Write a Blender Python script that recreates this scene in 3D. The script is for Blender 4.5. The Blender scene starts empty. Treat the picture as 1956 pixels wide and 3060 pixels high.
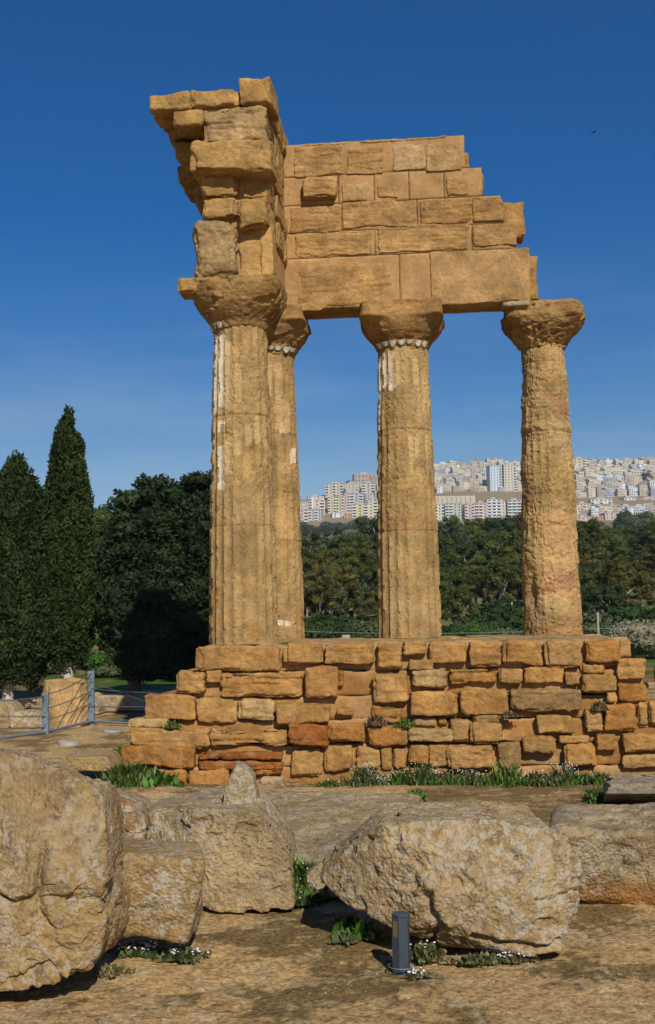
import bpy, math, random
import numpy as np
from mathutils import Matrix, Vector
random.seed(7)
RNG = np.random.default_rng(11)
sc = bpy.context.scene
# ---------------------------------------------------------------- camera, world, sun, exposure
FPX, CX, CY, EYE = 3500.0, 978.0, 1530.0, 2.7
PITCH, ROLL = math.atan(300/3500), math.radians(-1.0)
CM = (Matrix.Rotation(math.pi/2+PITCH, 3, 'X') @ Matrix.Rotation(ROLL, 3, 'Z'))
cd = bpy.data.cameras.new('camera'); cam = bpy.data.objects.new('camera', cd); sc.collection.objects.link(cam)
cam.matrix_world = Matrix.Translation((0, 0, EYE)) @ CM.to_4x4()
cd.sensor_fit = 'VERTICAL'; cd.sensor_height = 36; cd.sensor_width = 24; cd.lens = FPX/3060*36
cd.clip_start = .1; cd.clip_end = 9000
sc.camera = cam
SUN_AZ, SUN_EL = math.radians(16), math.radians(38)      # sun behind the camera, to the right
w = bpy.data.worlds.new('World'); sc.world = w; w.use_nodes = True
nt = w.node_tree; nt.nodes.clear()
out = nt.nodes.new('ShaderNodeOutputWorld'); bg = nt.nodes.new('ShaderNodeBackground')
sky = nt.nodes.new('ShaderNodeTexSky'); sky.sky_type = 'NISHITA'; sky.sun_disc = False
sky.sun_elevation = SUN_EL; sky.sun_rotation = math.pi-SUN_AZ
sky.altitude = 200; sky.air_density = 1.0; sky.dust_density = 0.45; sky.ozone_density = 3.0
hs = nt.nodes.new('ShaderNodeHueSaturation'); hs.inputs['Saturation'].default_value = 1.5; hs.inputs['Hue'].default_value = .511; hs.inputs['Value'].default_value = 1
gm = nt.nodes.new('ShaderNodeGamma'); gm.inputs[1].default_value = 1.0
# thin cirrus wisps
tc = nt.nodes.new('ShaderNodeTexCoord'); mp = nt.nodes.new('ShaderNodeMapping'); mp.inputs['Scale'].default_value = (1.6, 2, 11)
mp.inputs['Rotation'].default_value = (0, .12, 0)
nz = nt.nodes.new('ShaderNodeTexNoise'); nz.inputs['Scale'].default_value = 2.3; nz.inputs['Detail'].default_value = 6; nz.inputs['Roughness'].default_value = .58
rp = nt.nodes.new('ShaderNodeMapRange'); rp.inputs[1].default_value = .46; rp.inputs[2].default_value = .75; rp.inputs[4].default_value = .22
cmx = nt.nodes.new('ShaderNodeMixRGB'); cmx.inputs[2].default_value = (6, 7, 8.2, 1)
L = nt.links.new
L(tc.outputs['Generated'], mp.inputs[0]); L(mp.outputs[0], nz.inputs['Vector']); L(nz.outputs['Fac'], rp.inputs[0])
L(sky.outputs[0], hs.inputs['Color']); L(hs.outputs[0], gm.inputs[0]); sx = nt.nodes.new('ShaderNodeSeparateXYZ'); L(tc.outputs['Generated'], sx.inputs[0]); lowm = nt.nodes.new('ShaderNodeMapRange'); lowm.inputs[1].default_value = .30; lowm.inputs[2].default_value = .16; L(sx.outputs[2], lowm.inputs[0])
cm2 = nt.nodes.new('ShaderNodeMath'); cm2.operation = 'MULTIPLY'; L(rp.outputs[0], cm2.inputs[0]); L(lowm.outputs[0], cm2.inputs[1]); L(cm2.outputs[0], cmx.inputs[0]); L(gm.outputs[0], cmx.inputs[1])
L(cmx.outputs[0], bg.inputs[0]); L(bg.outputs[0], out.inputs[0])
bg.inputs[1].default_value = 0.075
sl = bpy.data.lights.new('sun', 'SUN'); so = bpy.data.objects.new('sun', sl); sc.collection.objects.link(so)
sl.energy = 4.7; sl.angle = math.radians(.53); sl.color = (1, .92, .80)
sdir = Vector((math.sin(SUN_AZ)*math.cos(SUN_EL), -math.cos(SUN_AZ)*math.cos(SUN_EL), math.sin(SUN_EL)))
so.rotation_euler = sdir.to_track_quat('Z', 'Y').to_euler()
sc.view_settings.view_transform = 'Standard'; sc.view_settings.look = 'None'; sc.view_settings.exposure = 0.0; sc.view_settings.gamma = 1
sc.render.engine = 'CYCLES'

# ---------------------------------------------------------------- pixel -> place helpers
C0 = Vector((0, 0, EYE))
def ray(px, py): return CM @ Vector(((px-CX)/FPX, -(py-CY)/FPX, -1))
def onY(px, py, Y):
    d = ray(px, py); return C0 + d*(Y/d.y)
def onZ(px, py, z=0.0):
    d = ray(px, py); return C0 + d*((z-EYE)/d.z)
PHI = 0.10; cph, sph = math.cos(PHI), math.sin(PHI)
OX, OY = -1.10, 23.1            # temple frame origin: foot of the corner column
def loc2w(x, y): return (OX + x*cph + y*sph, OY - x*sph + y*cph)
def onF(px, py, yl):            # ray hits temple plane local y = yl -> local x, z
    d = ray(px, py); s = (yl + (OX*-sph*-1*0)) if False else None
    # local y of point = (X-OX)*sph + (Y-OY)*cph
    t = (yl + OX*sph + OY*cph)/(d.x*sph + d.y*cph)
    p = C0 + d*t
    return ((p.x-OX)*cph - (p.y-OY)*sph, p.z)

# ---------------------------------------------------------------- numpy noise
_p = RNG.permutation(256).astype(np.int32); PERM = np.concatenate([_p, _p, _p])
_g = RNG.normal(size=(256, 3)).astype(np.float32); GRAD = _g/np.linalg.norm(_g, axis=1, keepdims=True)
def perlin(p):
    p = np.asarray(p, np.float32); i = np.floor(p).astype(np.int32); f = p-i; i &= 255
    u = f*f*f*(f*(f*6-15)+10)
    r = 0
    for dx in (0, 1):
        wx = u[:, 0] if dx else 1-u[:, 0]; a = PERM[(i[:, 0]+dx) & 255]
        for dy in (0, 1):
            wy = u[:, 1] if dy else 1-u[:, 1]; b = PERM[a+((i[:, 1]+dy) & 255)]
            for dz in (0, 1):
                wz = u[:, 2] if dz else 1-u[:, 2]; g = GRAD[PERM[b+((i[:, 2]+dz) & 255)]]
                r = r + wx*wy*wz*(g[:, 0]*(f[:, 0]-dx)+g[:, 1]*(f[:, 1]-dy)+g[:, 2]*(f[:, 2]-dz))
    return r*1.5
def fbm(p, freq, octv=4, gain=.5, off=0.0):
    p = np.asarray(p, np.float32)*freq+off+13.7; a = 1; s = 0
    for _ in range(octv): s = s+a*perlin(p); p = p*2.03+5.1; a *= gain
    return s
def sstep(a, b, x):
    t = np.clip((x-a)/(b-a), 0, 1); return t*t*(3-2*t)
def arr(c): return np.array(c, np.float32)
def mixc(a, b, t): return a*(1-t[:, None])+b*t[:, None]

# ---------------------------------------------------------------- mesh helpers
def mk_mesh(name, v, faces, mat, col=None, smooth=True):
    me = bpy.data.meshes.new(name); faces = np.asarray(faces, np.int32); v = np.asarray(v, np.float32)
    nf, k = faces.shape
    me.vertices.add(len(v)); me.vertices.foreach_set('co', v.ravel())
    me.loops.add(nf*k); me.loops.foreach_set('vertex_index', faces.ravel())
    me.polygons.add(nf); me.polygons.foreach_set('loop_start', np.arange(0, nf*k, k, dtype=np.int32))
    me.polygons.foreach_set('loop_total', np.full(nf, k, np.int32))
    me.polygons.foreach_set('use_smooth', np.full(nf, smooth, bool))
    me.update(calc_edges=True)
    if col is not None:
        ca = me.color_attributes.new('Col', 'FLOAT_COLOR', 'POINT'); c4 = np.ones((len(v), 4), np.float32); c4[:, :3] = np.clip(col, 0, 1)
        ca.data.foreach_set('color', c4.ravel())
    if mat: me.materials.append(mat)
    return me
def link(name, me, parent=None, loc=None, rot=None):
    o = bpy.data.objects.new(name, me); sc.collection.objects.link(o)
    if parent: o.parent = parent
    if loc is not None: o.location = loc
    if rot is not None: o.rotation_euler = rot
    return o
def tag(o, label=None, cat=None, group=None, kind=None):
    if label: o['label'] = label
    if cat: o['category'] = cat
    if group: o['group'] = group
    if kind: o['kind'] = kind
    return o
def lattice(nx, ny, nz_):
    """surface lattice of a box: integer coords (n,3) and quads"""
    quads = []
    def idx(i, j, k): return i+(nx+1)*(j+(ny+1)*k)
    def face(A, B, fn, flip):
        a, b = np.meshgrid(np.arange(A), np.arange(B), indexing='ij'); a = a.ravel(); b = b.ravel()
        q = np.stack([fn(a, b), fn(a+1, b), fn(a+1, b+1), fn(a, b+1)], 1)
        quads.append(q[:, ::-1] if flip else q)
    face(nx, ny, lambda a, b: idx(a, b, 0), True); face(nx, ny, lambda a, b: idx(a, b, nz_), False)
    face(nx, nz_, lambda a, b: idx(a, 0, b), False); face(nx, nz_, lambda a, b: idx(a, ny, b), True)
    face(ny, nz_, lambda a, b: idx(0, a, b), True); face(ny, nz_, lambda a, b: idx(nx, a, b), False)
    q = np.concatenate(quads); u, inv = np.unique(q, return_inverse=True)
    ijk = np.stack([u % (nx+1), (u//(nx+1)) % (ny+1), u//((nx+1)*(ny+1))], 1)
    return ijk.astype(np.float32), inv.reshape(-1, 4)
def rbox(lo, hi, r, res, nmin=2):
    """rounded box, returns verts, normals, quads"""
    lo = arr(lo); hi = arr(hi); c = (lo+hi)/2; h = (hi-lo)/2; n = np.maximum(nmin, np.ceil(2*h/res)).astype(int)
    ijk, q = lattice(*n); t = ijk/n*2-1; p = t*h; r = min(r, float(h.min())*.98)
    inner = np.clip(p, -(h-r), h-r); d = p-inner; nn = np.linalg.norm(d, axis=1, keepdims=True)+1e-9
    d = d/nn; return inner+d*r+c, d, q
def plainbox(v0, v1):
    x0, y0, z0 = v0; x1, y1, z1 = v1
    v = [(x0,y0,z0),(x1,y0,z0),(x1,y1,z0),(x0,y1,z0),(x0,y0,z1),(x1,y0,z1),(x1,y1,z1),(x0,y1,z1)]
    f = [(0,3,2,1),(4,5,6,7),(0,1,5,4),(1,2,6,5),(2,3,7,6),(3,0,4,7)]
    return v, f
class MB:
    def __init__(s): s.v = []; s.f = []; s.c = []; s.n = 0
    def add(s, v, f, col=None):
        v = np.asarray(v, np.float32); s.v.append(v); s.f.append(np.asarray(f, np.int32)+s.n); s.n += len(v)
        if col is not None: s.c.append(np.broadcast_to(arr(col), (len(v), 3)).astype(np.float32))
    def box(s, a, b, col=None): v, f = plainbox(a, b); s.add(v, f, col)
    def tube(s, pts, r, n=6, col=None):
        pts = [Vector(p) for p in pts]; rs = r if isinstance(r, (list, tuple)) else [r]*len(pts)
        V = []; F = []
        for i, p in enumerate(pts):
            t = (pts[min(i+1, len(pts)-1)]-pts[max(i-1, 0)]).normalized()
            a = t.cross(Vector((0, 0, 1)) if abs(t.z) < .9 else Vector((1, 0, 0))).normalized(); b = t.cross(a)
            for k in range(n):
                th = 2*math.pi*k/n; V.append(p+(a*math.cos(th)+b*math.sin(th))*rs[i])
        for i in range(len(pts)-1):
            for k in range(n): F.append((i*n+k, i*n+(k+1) % n, (i+1)*n+(k+1) % n, (i+1)*n+k))
        m = len(V); V.append(pts[0]); V.append(pts[-1]); 
        for k in range(n):
            F.append((m, (k+1) % n, k, k)); F.append((m+1, (len(pts)-1)*n+k, (len(pts)-1)*n+(k+1) % n, (len(pts)-1)*n+(k+1) % n))
        F = [f if len(set(f)) == 4 else f for f in F]
        # end caps as quads with a midpoint are avoided: use tiny degenerate-free fans
        F = [f for f in F if len(set(f)) == 4]
        s.add([tuple(v) for v in V[:m]], F, col)
        if n % 2 == 0:
            for base, fl in ((0, 1), ((len(pts)-1)*n, 0)):
                caps = []
                for k in range(1, n//2):
                    q = (base+k, base+k+1 if k+1 < n else base, base+(n-k-1) % n if False else base+n-1-k+0, base+(n-k) % n)
                    caps.append(q)
                # n=6 -> quads (0,1,2,3),(0,3,4,5)
                caps = [(base, base+1, base+2, base+3), (base, base+3, base+4, base+5)] if n == 6 else ([(base, base+1, base+2, base+3)] if n == 4 else [])
                if caps: s.f.append(np.asarray([c[::-1] if fl else c for c in caps], np.int32)+(s.n-m))
    def mesh(s, name, mat, smooth=False):
        return mk_mesh(name, np.concatenate(s.v), np.concatenate(s.f), mat, np.concatenate(s.c) if s.c else None, smooth)
    def build(s, name, mat, parent=None, loc=None, smooth=False):
        return link(name, s.mesh(name, mat, smooth), parent, loc)

# ---------------------------------------------------------------- materials
def new_mat(name):
    m = bpy.data.materials.new(name); m.use_nodes = True; n = m.node_tree.nodes; b = n['Principled BSDF']
    b.inputs['Roughness'].default_value = .9; b.inputs['Specular IOR Level'].default_value = .15
    return m, n, m.node_tree.links.new, b
def noise_node(n, l, coord, scale, detail=5, rough=.6, dist=0):
    t = n.new('ShaderNodeTexNoise'); t.inputs['Scale'].default_value = scale; t.inputs['Detail'].default_value = detail
    t.inputs['Roughness'].default_value = rough; t.inputs['Distortion'].default_value = dist; l(coord, t.inputs['Vector']); return t
def ramp(n, l, fac, stops):
    r = n.new('ShaderNodeValToRGB'); l(fac, r.inputs[0]); e = r.color_ramp.elements
    while len(e) < len(stops): e.new(.5)
    for el, (p, c) in zip(e, stops): el.position = p; el.color = (*c, 1) if len(c) == 3 else c
    return r
def mixn(n, l, mode, fac, a, b):
    m = n.new('ShaderNodeMixRGB'); m.blend_type = mode
    for i, x in ((0, fac), (1, a), (2, b)):
        if hasattr(x, 'is_linked'): l(x, m.inputs[i])
        else: m.inputs[i].default_value = x if i == 0 else (*x, 1)
    return m
def stone_mat(name, lichen=0.0, bump=.5, scale=1.0, pits=.6, tone_=(1, 1, 1)):
    m, n, l, b = new_mat(name)
    at = n.new('ShaderNodeAttribute'); at.attribute_name = 'Col'
    g = n.new('ShaderNodeNewGeometry'); P = g.outputs['Position']
    n1 = noise_node(n, l, P, 1.7*scale, 6, .65); r1 = ramp(n, l, n1.outputs['Fac'], [(.3, (.72, .70, .66)), (.7, (1.22, 1.18, 1.12))])
    c = mixn(n, l, 'MULTIPLY', 1.0, at.outputs['Color'], r1.outputs[0])
    n2 = noise_node(n, l, P, 14*scale, 8, .72); r2 = ramp(n, l, n2.outputs['Fac'], [(.30, (.50, .47, .42)), (.42, (.92, .91, .89)), (.56, (1.04, 1.04, 1.04)), (.72, (1.38, 1.36, 1.32))])
    c = mixn(n, l, 'MULTIPLY', .85, c.outputs[0], r2.outputs[0])
    v = n.new('ShaderNodeTexVoronoi'); v.inputs['Scale'].default_value = 34*scale; l(P, v.inputs['Vector'])
    r3 = ramp(n, l, v.outputs['Distance'], [(.0, (.45, .42, .38)), (.28, (1, 1, 1))])
    n4 = noise_node(n, l, P, 3.1*scale, 4, .6); r4 = ramp(n, l, n4.outputs['Fac'], [(.48, (0, 0, 0)), (.62, (1, 1, 1))])
    pm = n.new('ShaderNodeMath'); pm.operation = 'MULTIPLY'; l(r4.outputs[0], pm.inputs[0]); pm.inputs[1].default_value = pits
    c = mixn(n, l, 'MULTIPLY', pm.outputs[0], c.outputs[0], r3.outputs[0])
    if lichen:
        # pale crust and darker spots of lichen
        n5 = noise_node(n, l, P, 11, 9, .76, .4); r5 = ramp(n, l, n5.outputs['Fac'], [(.49, (0, 0, 0)), (.54, (1, 1, 1))])
        n6 = noise_node(n, l, P, 1.3, 3, .5); r6 = ramp(n, l, n6.outputs['Fac'], [(.35, (0, 0, 0)), (.6, (1, 1, 1))])
        mm = n.new('ShaderNodeMath'); mm.operation = 'MULTIPLY'; l(r5.outputs[0], mm.inputs[0]); l(r6.outputs[0], mm.inputs[1])
        m2 = n.new('ShaderNodeMath'); m2.operation = 'MULTIPLY'; l(mm.outputs[0], m2.inputs[0]); m2.inputs[1].default_value = lichen
        c = mixn(n, l, 'MIX', m2.outputs[0], c.outputs[0], (.56, .525, .455))
        n7 = noise_node(n, l, P, 8, 9, .8, .6); r7 = ramp(n, l, n7.outputs['Fac'], [(.53, (0, 0, 0)), (.60, (1, 1, 1))])
        m3 = n.new('ShaderNodeMath'); m3.operation = 'MULTIPLY'; l(r7.outputs[0], m3.inputs[0]); m3.inputs[1].default_value = lichen*.7
        c = mixn(n, l, 'MIX', m3.outputs[0], c.outputs[0], (.15, .12, .08))
    c = mixn(n, l, 'MULTIPLY', 1.0, c.outputs[0], (.85*tone_[0], .785*tone_[1], .69*tone_[2])); l(c.outputs[0], b.inputs['Base Color'])
    hsum = n.new('ShaderNodeMath'); hsum.operation = 'ADD'; l(n2.outputs['Fac'], hsum.inputs[0])
    hv = n.new('ShaderNodeMath'); hv.operation = 'MULTIPLY'; l(v.outputs['Distance'], hv.inputs[0]); hv.inputs[1].default_value = .5*pits; l(hv.outputs[0], hsum.inputs[1])
    bp = n.new('ShaderNodeBump'); bp.inputs['Strength'].default_value = bump; bp.inputs['Distance'].default_value = .03/scale
    l(hsum.outputs[0], bp.inputs['Height']); l(bp.outputs[0], b.inputs['Normal'])
    return m
M_STONE = stone_mat('weathered_sandstone', 0, .9)
M_PLAST = stone_mat('mortar_plaster', 0, .22, 1.0, .15)
M_ROCK = stone_mat('lichen_rock', .9, 1.1, 1.0, .9, (.88, .90, .90))
def leaf_mat(name, mul=(1, 1, 1), rough=.7):
    m, n, l, b = new_mat(name); at = n.new('ShaderNodeAttribute'); at.attribute_name = 'Col'
    g = n.new('ShaderNodeNewGeometry'); n1 = noise_node(n, l, g.outputs['Position'], .9, 3, .6)
    r1 = ramp(n, l, n1.outputs['Fac'], [(.3, tuple(.75*k for k in mul)), (.7, tuple(1.25*k for k in mul))])
    c = mixn(n, l, 'MULTIPLY', 1, at.outputs['Color'], r1.outputs[0]); l(c.outputs[0], b.inputs['Base Color'])
    b.inputs['Roughness'].default_value = rough; b.inputs['Specular IOR Level'].default_value = .2
    return m
M_LEAF = leaf_mat('foliage', (.74, .80, .62), .85); M_WEED = leaf_mat('weed_leaves', (1, 1, 1), .6)
def plain_mat(name, col, rough=.6, metal=0, nscale=8, var=.15, bump=0):
    m, n, l, b = new_mat(name); g = n.new('ShaderNodeNewGeometry'); n1 = noise_node(n, l, g.outputs['Position'], nscale, 5, .6)
    r1 = ramp(n, l, n1.outputs['Fac'], [(.3, tuple(x*(1-var) for x in col)), (.7, tuple(min(1, x*(1+var)) for x in col))])
    l(r1.outputs[0], b.inputs['Base Color']); b.inputs['Roughness'].default_value = rough; b.inputs['Metallic'].default_value = metal
    if bump:
        bp = n.new('ShaderNodeBump'); bp.inputs['Strength'].default_value = bump; bp.inputs['Distance'].default_value = .02; l(n1.outputs['Fac'], bp.inputs['Height']); l(bp.outputs[0], b.inputs['Normal'])
    return m
M_BARK = plain_mat('pale_bark', (.38, .35, .30), .9, 0, 3, .35, .6)
M_BARKD = plain_mat('brown_bark', (.14, .11, .085), .9, 0, 3, .35, .6)
M_GALV = plain_mat('galvanised_steel', (.20, .24, .28), .5, .4, 6, .2)
M_CABLE = plain_mat('steel_cable', (.14, .16, .17), .5, .4, 6, .2)
M_SLATE = plain_mat('slate_grey_paint', (.045, .06, .075), .5, 0, 9, .12)
M_AMBER = plain_mat('amber_label', (.16, .12, .045), .5, 0, 20, .1)
M_PETAL = plain_mat('white_petals', (.72, .68, .74), .7, 0, 30, .08)
M_GLASS = plain_mat('lamp_glass', (.30, .36, .40), .15, 0, 12, .1)
M_BIRD = plain_mat('dark_feathers', (.02, .02, .022), .8, 0, 20, .1)
M_CONC = plain_mat('concrete', (.34, .30, .25), .9, 0, 5, .15)

# ---------------------------------------------------------------- terrain
KT = 1.6
PYY = np.array([60, 85, 100, 120, 150, 200, 300, 450, 700, 700*KT, 820*KT, 950*KT, 1010*KT, 1150*KT, 1500*KT, 6000], float)
PYV = np.array([1980, 1928, 1885, 1838, 1785, 1740, 1690, 1645, 1603, 1588, 1492, 1395, 1385, 1450, 1600, 1800], float)
CRX = np.array([-4000, 250, 600, 900, 1000, 1120, 1310, 1500, 1700, 1956, 2300, 6000], float)
CRY = np.array([1610, 1600, 1595, 1535, 1478, 1446, 1408, 1398, 1402, 1406, 1430, 1500], float)
def terr(X, Y):
    X = np.asarray(X, float); Y = np.asarray(Y, float); Yc = np.maximum(Y, 60)
    px = CX+FPX*X/Yc; py = np.interp(Yc, PYY, PYV)
    crest = np.interp(px, CRX, CRY); py = np.where(Yc > 800, np.maximum(py, crest), py)
    # green shoulder on the right
    k = np.exp(-((px-2080)/150)**2)*np.exp(-((Yc-420)/110)**2); py = py-95*k
    z = EYE+(1830-py)/FPX*Yc
    z = z*sstep(42, 75, Y)
    return z
def terr1(x, y): return float(terr(np.array([x]), np.array([y]))[0])
def axis(near, step, far, grow):
    a = [0.0]
    while a[-1] < near: a.append(a[-1]+step)
    s = step
    while a[-1] < far: s *= grow; a.append(a[-1]+s)
    return np.array(a)
xa = axis(4.2, .024, 2300, 1.045); xs = np.concatenate([-xa[::-1][:-1], xa])
ya1 = axis(11.5, .026, 2500, 1.03)+7.4; yb = 7.4-axis(.3, .1, 60, 1.2)[1:][::-1]; ys = np.concatenate([yb, ya1])
GX, GY = np.meshgrid(xs, ys, indexing='xy'); gx = GX.ravel(); gy = GY.ravel()
P2 = np.stack([gx, gy, np.zeros_like(gx)], 1)
near = 1-sstep(22, 60, gy)
sel = gy < 70
zz = terr(gx, gy)
nn_ = np.zeros_like(gx)
nn_[sel] = .05*fbm(P2[sel], .4, 2)+.006*fbm(P2[sel], 3, 4, .6)+.0035*fbm(P2[sel], 14, 4, .65)
# rock outcrop texture in the foreground: shallow ledges
lg = fbm(P2[sel], .9, 4, .55, 40); nn_[sel] += .014*sstep(.05, .09, lg)*near[sel]
zz = zz+nn_*(1-sstep(30, 70, gy))+np.where(gy > 70, .9*fbm(P2*.02, 1, 3), 0)
zz[gy < 20] -= .02
nxx, nyy = len(xs), len(ys)
ii, jj = np.meshgrid(np.arange(nxx-1), np.arange(nyy-1), indexing='xy'); ii = ii.ravel(); jj = jj.ravel()
q = np.stack([jj*nxx+ii, jj*nxx+ii+1, (jj+1)*nxx+ii+1, (jj+1)*nxx+ii], 1)
# colour map of the ground's own soil, grass and scrub
soil = arr([.475, .345, .185]); soil2 = arr([.20, .15, .072]); pale = arr([.54, .45, .31]); grass = arr([.06, .125, .015]); scrub = arr([.13, .12, .045]); urban = arr([.30, .25, .19])
col = np.tile(soil, (len(gx), 1))
s1 = np.flatnonzero(gy < 130)
Pn = P2[s1]
f1 = fbm(Pn*arr([1, 1.1, 1]), .95, 5, .62, 3.0); f2 = fbm(Pn*arr([1, 1.0, 1]), 3.3, 5, .66, 9.0)
cc = mixc(np.tile(soil, (len(s1), 1)), soil2, sstep(-.10, .16, f1+.55*f2))
cc = mixc(cc, pale, .6*sstep(.18, .4, f2-.25*f1))
dark_strip = sstep(12.5, 14, gy[s1])*(1-sstep(20, 22, gy[s1]))*sstep(.4, 2.2, gx[s1]+.8*f1); cc = mixc(cc, soil2*.85, .92*dark_strip*(1-.5*sstep(.1, .3, f2)))
f3 = fbm(Pn, .12, 4, .6, 21)
gfac = sstep(33, 44, gy[s1]+f3*10); gcol = mixc(np.tile(grass, (len(s1), 1)), arr([.30, .19, .08]), sstep(.12, .3, fbm(Pn, .3, 4, .6, 55))*.8)
cc = mixc(cc, gcol, gfac); col[s1] = cc
s2 = np.flatnonzero(gy >= 130); f4 = fbm(P2[s2]*.01, 1.3, 5, .6, 77)
g2 = mixc(np.tile(arr([.065, .12, .025]), (len(s2), 1)), scrub, sstep(-.15, .25, f4)); g2 = mixc(g2, arr([.30, .22, .13]), sstep(.3, .5, fbm(P2[s2]*.01, 3.1, 4, .6, 5)))
pxs = CX+FPX*gx[s2]/gy[s2]
uf = sstep(690*KT, 720*KT, gy[s2])*(1-sstep(1000*KT, 1050*KT, gy[s2]))*sstep(880, 930, pxs); g2 = mixc(g2, urban, uf*.8); col[s2] = g2
mg, n, l, b = new_mat('ground_soil')
at = n.new('ShaderNodeAttribute'); at.attribute_name = 'Col'; g = n.new('ShaderNodeNewGeometry'); P = g.outputs['Position']
n1 = noise_node(n, l, P, 22, 8, .75); r1 = ramp(n, l, n1.outputs['Fac'], [(.38, (.42, .40, .36)), (.5, (1, 1, 1)), (.64, (1.7, 1.66, 1.58))])
c = mixn(n, l, 'MULTIPLY', .9, at.outputs['Color'], r1.outputs[0])
n2 = noise_node(n, l, P, 5, 7, .7, .5); r2 = ramp(n, l, n2.outputs['Fac'], [(.35, (.72, .70, .64)), (.65, (1.14, 1.13, 1.12))]); c = mixn(n, l, 'MULTIPLY', .9, c.outputs[0], r2.outputs[0])
v = n.new('ShaderNodeTexVoronoi'); v.inputs['Scale'].default_value = 26; l(P, v.inputs['Vector'])
r3 = ramp(n, l, v.outputs['Distance'], [(.08, (1, 1, 1)), (.16, (0, 0, 0))]); sp = n.new('ShaderNodeMath'); sp.operation = 'MULTIPLY'; l(r3.outputs[0], sp.inputs[0]); l(r2.outputs[0], sp.inputs[1])
sp2 = n.new('ShaderNodeMath'); sp2.operation = 'MULTIPLY'; l(sp.outputs[0], sp2.inputs[0]); sp2.inputs[1].default_value = .35
c = mixn(n, l, 'MIX', sp2.outputs[0], c.outputs[0], (.5, .45, .36)); c = mixn(n, l, 'MULTIPLY', 1.0, c.outputs[0], (.93, .86, .73)); l(c.outputs[0], b.inputs['Base Color'])
bp = n.new('ShaderNodeBump'); bp.inputs['Strength'].default_value = .8; bp.inputs['Distance'].default_value = .03; l(n1.outputs['Fac'], bp.inputs['Height']); l(bp.outputs[0], b.inputs['Normal'])
tag(link('ground', mk_mesh('ground', np.stack([gx, gy, zz], 1), q, mg, col)), kind='structure')

# ---------------------------------------------------------------- temple ruin
TEMPLE = link('temple_ruin', None, None, (OX, OY, 0), (0, 0, -PHI))
tag(TEMPLE, 'golden sandstone temple corner: four fluted columns, broken entablature, stepped rubble podium', 'temple ruin')
TAN = [arr(x) for x in ([.41, .268, .108], [.435, .29, .12], [.37, .238, .092], [.455, .315, .145], [.40, .275, .13])]
ORG = [arr(x) for x in ([.435, .24, .08], [.41, .215, .065], [.45, .265, .10], [.44, .275, .11])]
PLA = arr([.425, .282, .142]); PLO = arr([.36, .205, .078])
def rough(p, seed, f=1.0):
    """weathered surface relief, about -1..1: low swell, spalled scars with sharp edges, grain and pits"""
    low = fbm(p, 1.3*f, 2, .5, seed); sp1 = sstep(.05, .11, fbm(p, 1.1*f, 4, .55, seed+6)); sp2 = sstep(.22, .28, fbm(p, 2.3*f, 4, .6, seed+17))
    fine = fbm(p, 9*f, 4, .68, seed+3); pits = sstep(.30, .55, fbm(p*arr([1, 1, 1.4]), 8.5*f, 3, .6, seed+8))
    return .55*low-.45*sp1-.4*sp2+.34*fine-.55*pits
rough_ = rough
def stone_disp(p, nrm, amp, seed, freq=1.0, strata=0):
    d = amp*rough(p, seed, freq)
    if strata:
        lay = fbm(p*arr([.3, .3, 3.4]), 2.7, 3, .6, seed+5); d = d-strata*(sstep(.1, .2, lay)-.4*sstep(.3, .36, lay))
    return p+nrm*d[:, None]
def stone_col(p, base, seed, dk=.35):
    t = fbm(p, 2.3, 4, .6, seed+20); c = np.tile(arr(base), (len(p), 1))
    c = c*(1+.28*np.clip(t, -1, 1))[:, None]
    k = sstep(.12, .45, fbm(p, 3.7, 4, .6, seed+31)); c = mixc(c, arr(base)*arr([.72, .66, .6]), k*dk*1.6)
    k = sstep(.28, .5, fbm(p, 5.3, 3, .6, seed+47)); return mixc(c, c*.4+arr([.54, .43, .27])*.6, k*.4)
def block(name, parent, lo, hi, r, amp, base, seed, res=.028, mat=None, strata=0, dk=.35, freq=1.0, skew=True, skewtop=False):
    v, nr, f = rbox(lo, hi, r, res)
    c = (arr(lo)+arr(hi))/2
    # wear the edges unevenly
    wv = fbm(v, 1.9, 3, .5, seed+60); h = (arr(hi)-arr(lo))/2
    e = np.sort(np.abs((v-c)/h), axis=1)[:, 1]; v = v-(v-c)*(sstep(.72, 1, e)*np.clip(wv+.2, 0, 1)*min(.26, r*2.8/float(h.min()+.1)))[:, None]
    sk = .095*min(1, float(h.min())*3)
    wx = sk*fbm(v*arr([.6, .6, 1]), .9, 3, .5, seed+70); wz_2 = sk*fbm(v*arr([1, .6, .6]), 1.1, 3, .5, seed+75)
    ed_ = (v-c)/h; v = v+np.stack([wx*np.abs(ed_[:, 0]), 0*wx, wz_2*np.abs(ed_[:, 2])*(ed_[:, 2] < .9 if skewtop else 1)], 1)*(1 if skew else 0)
    v = stone_disp(v, nr, amp, seed, freq, strata)
    return link(name, mk_mesh(name, v, f, mat or M_STONE, stone_col(v, base, seed, dk)), parent)

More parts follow.
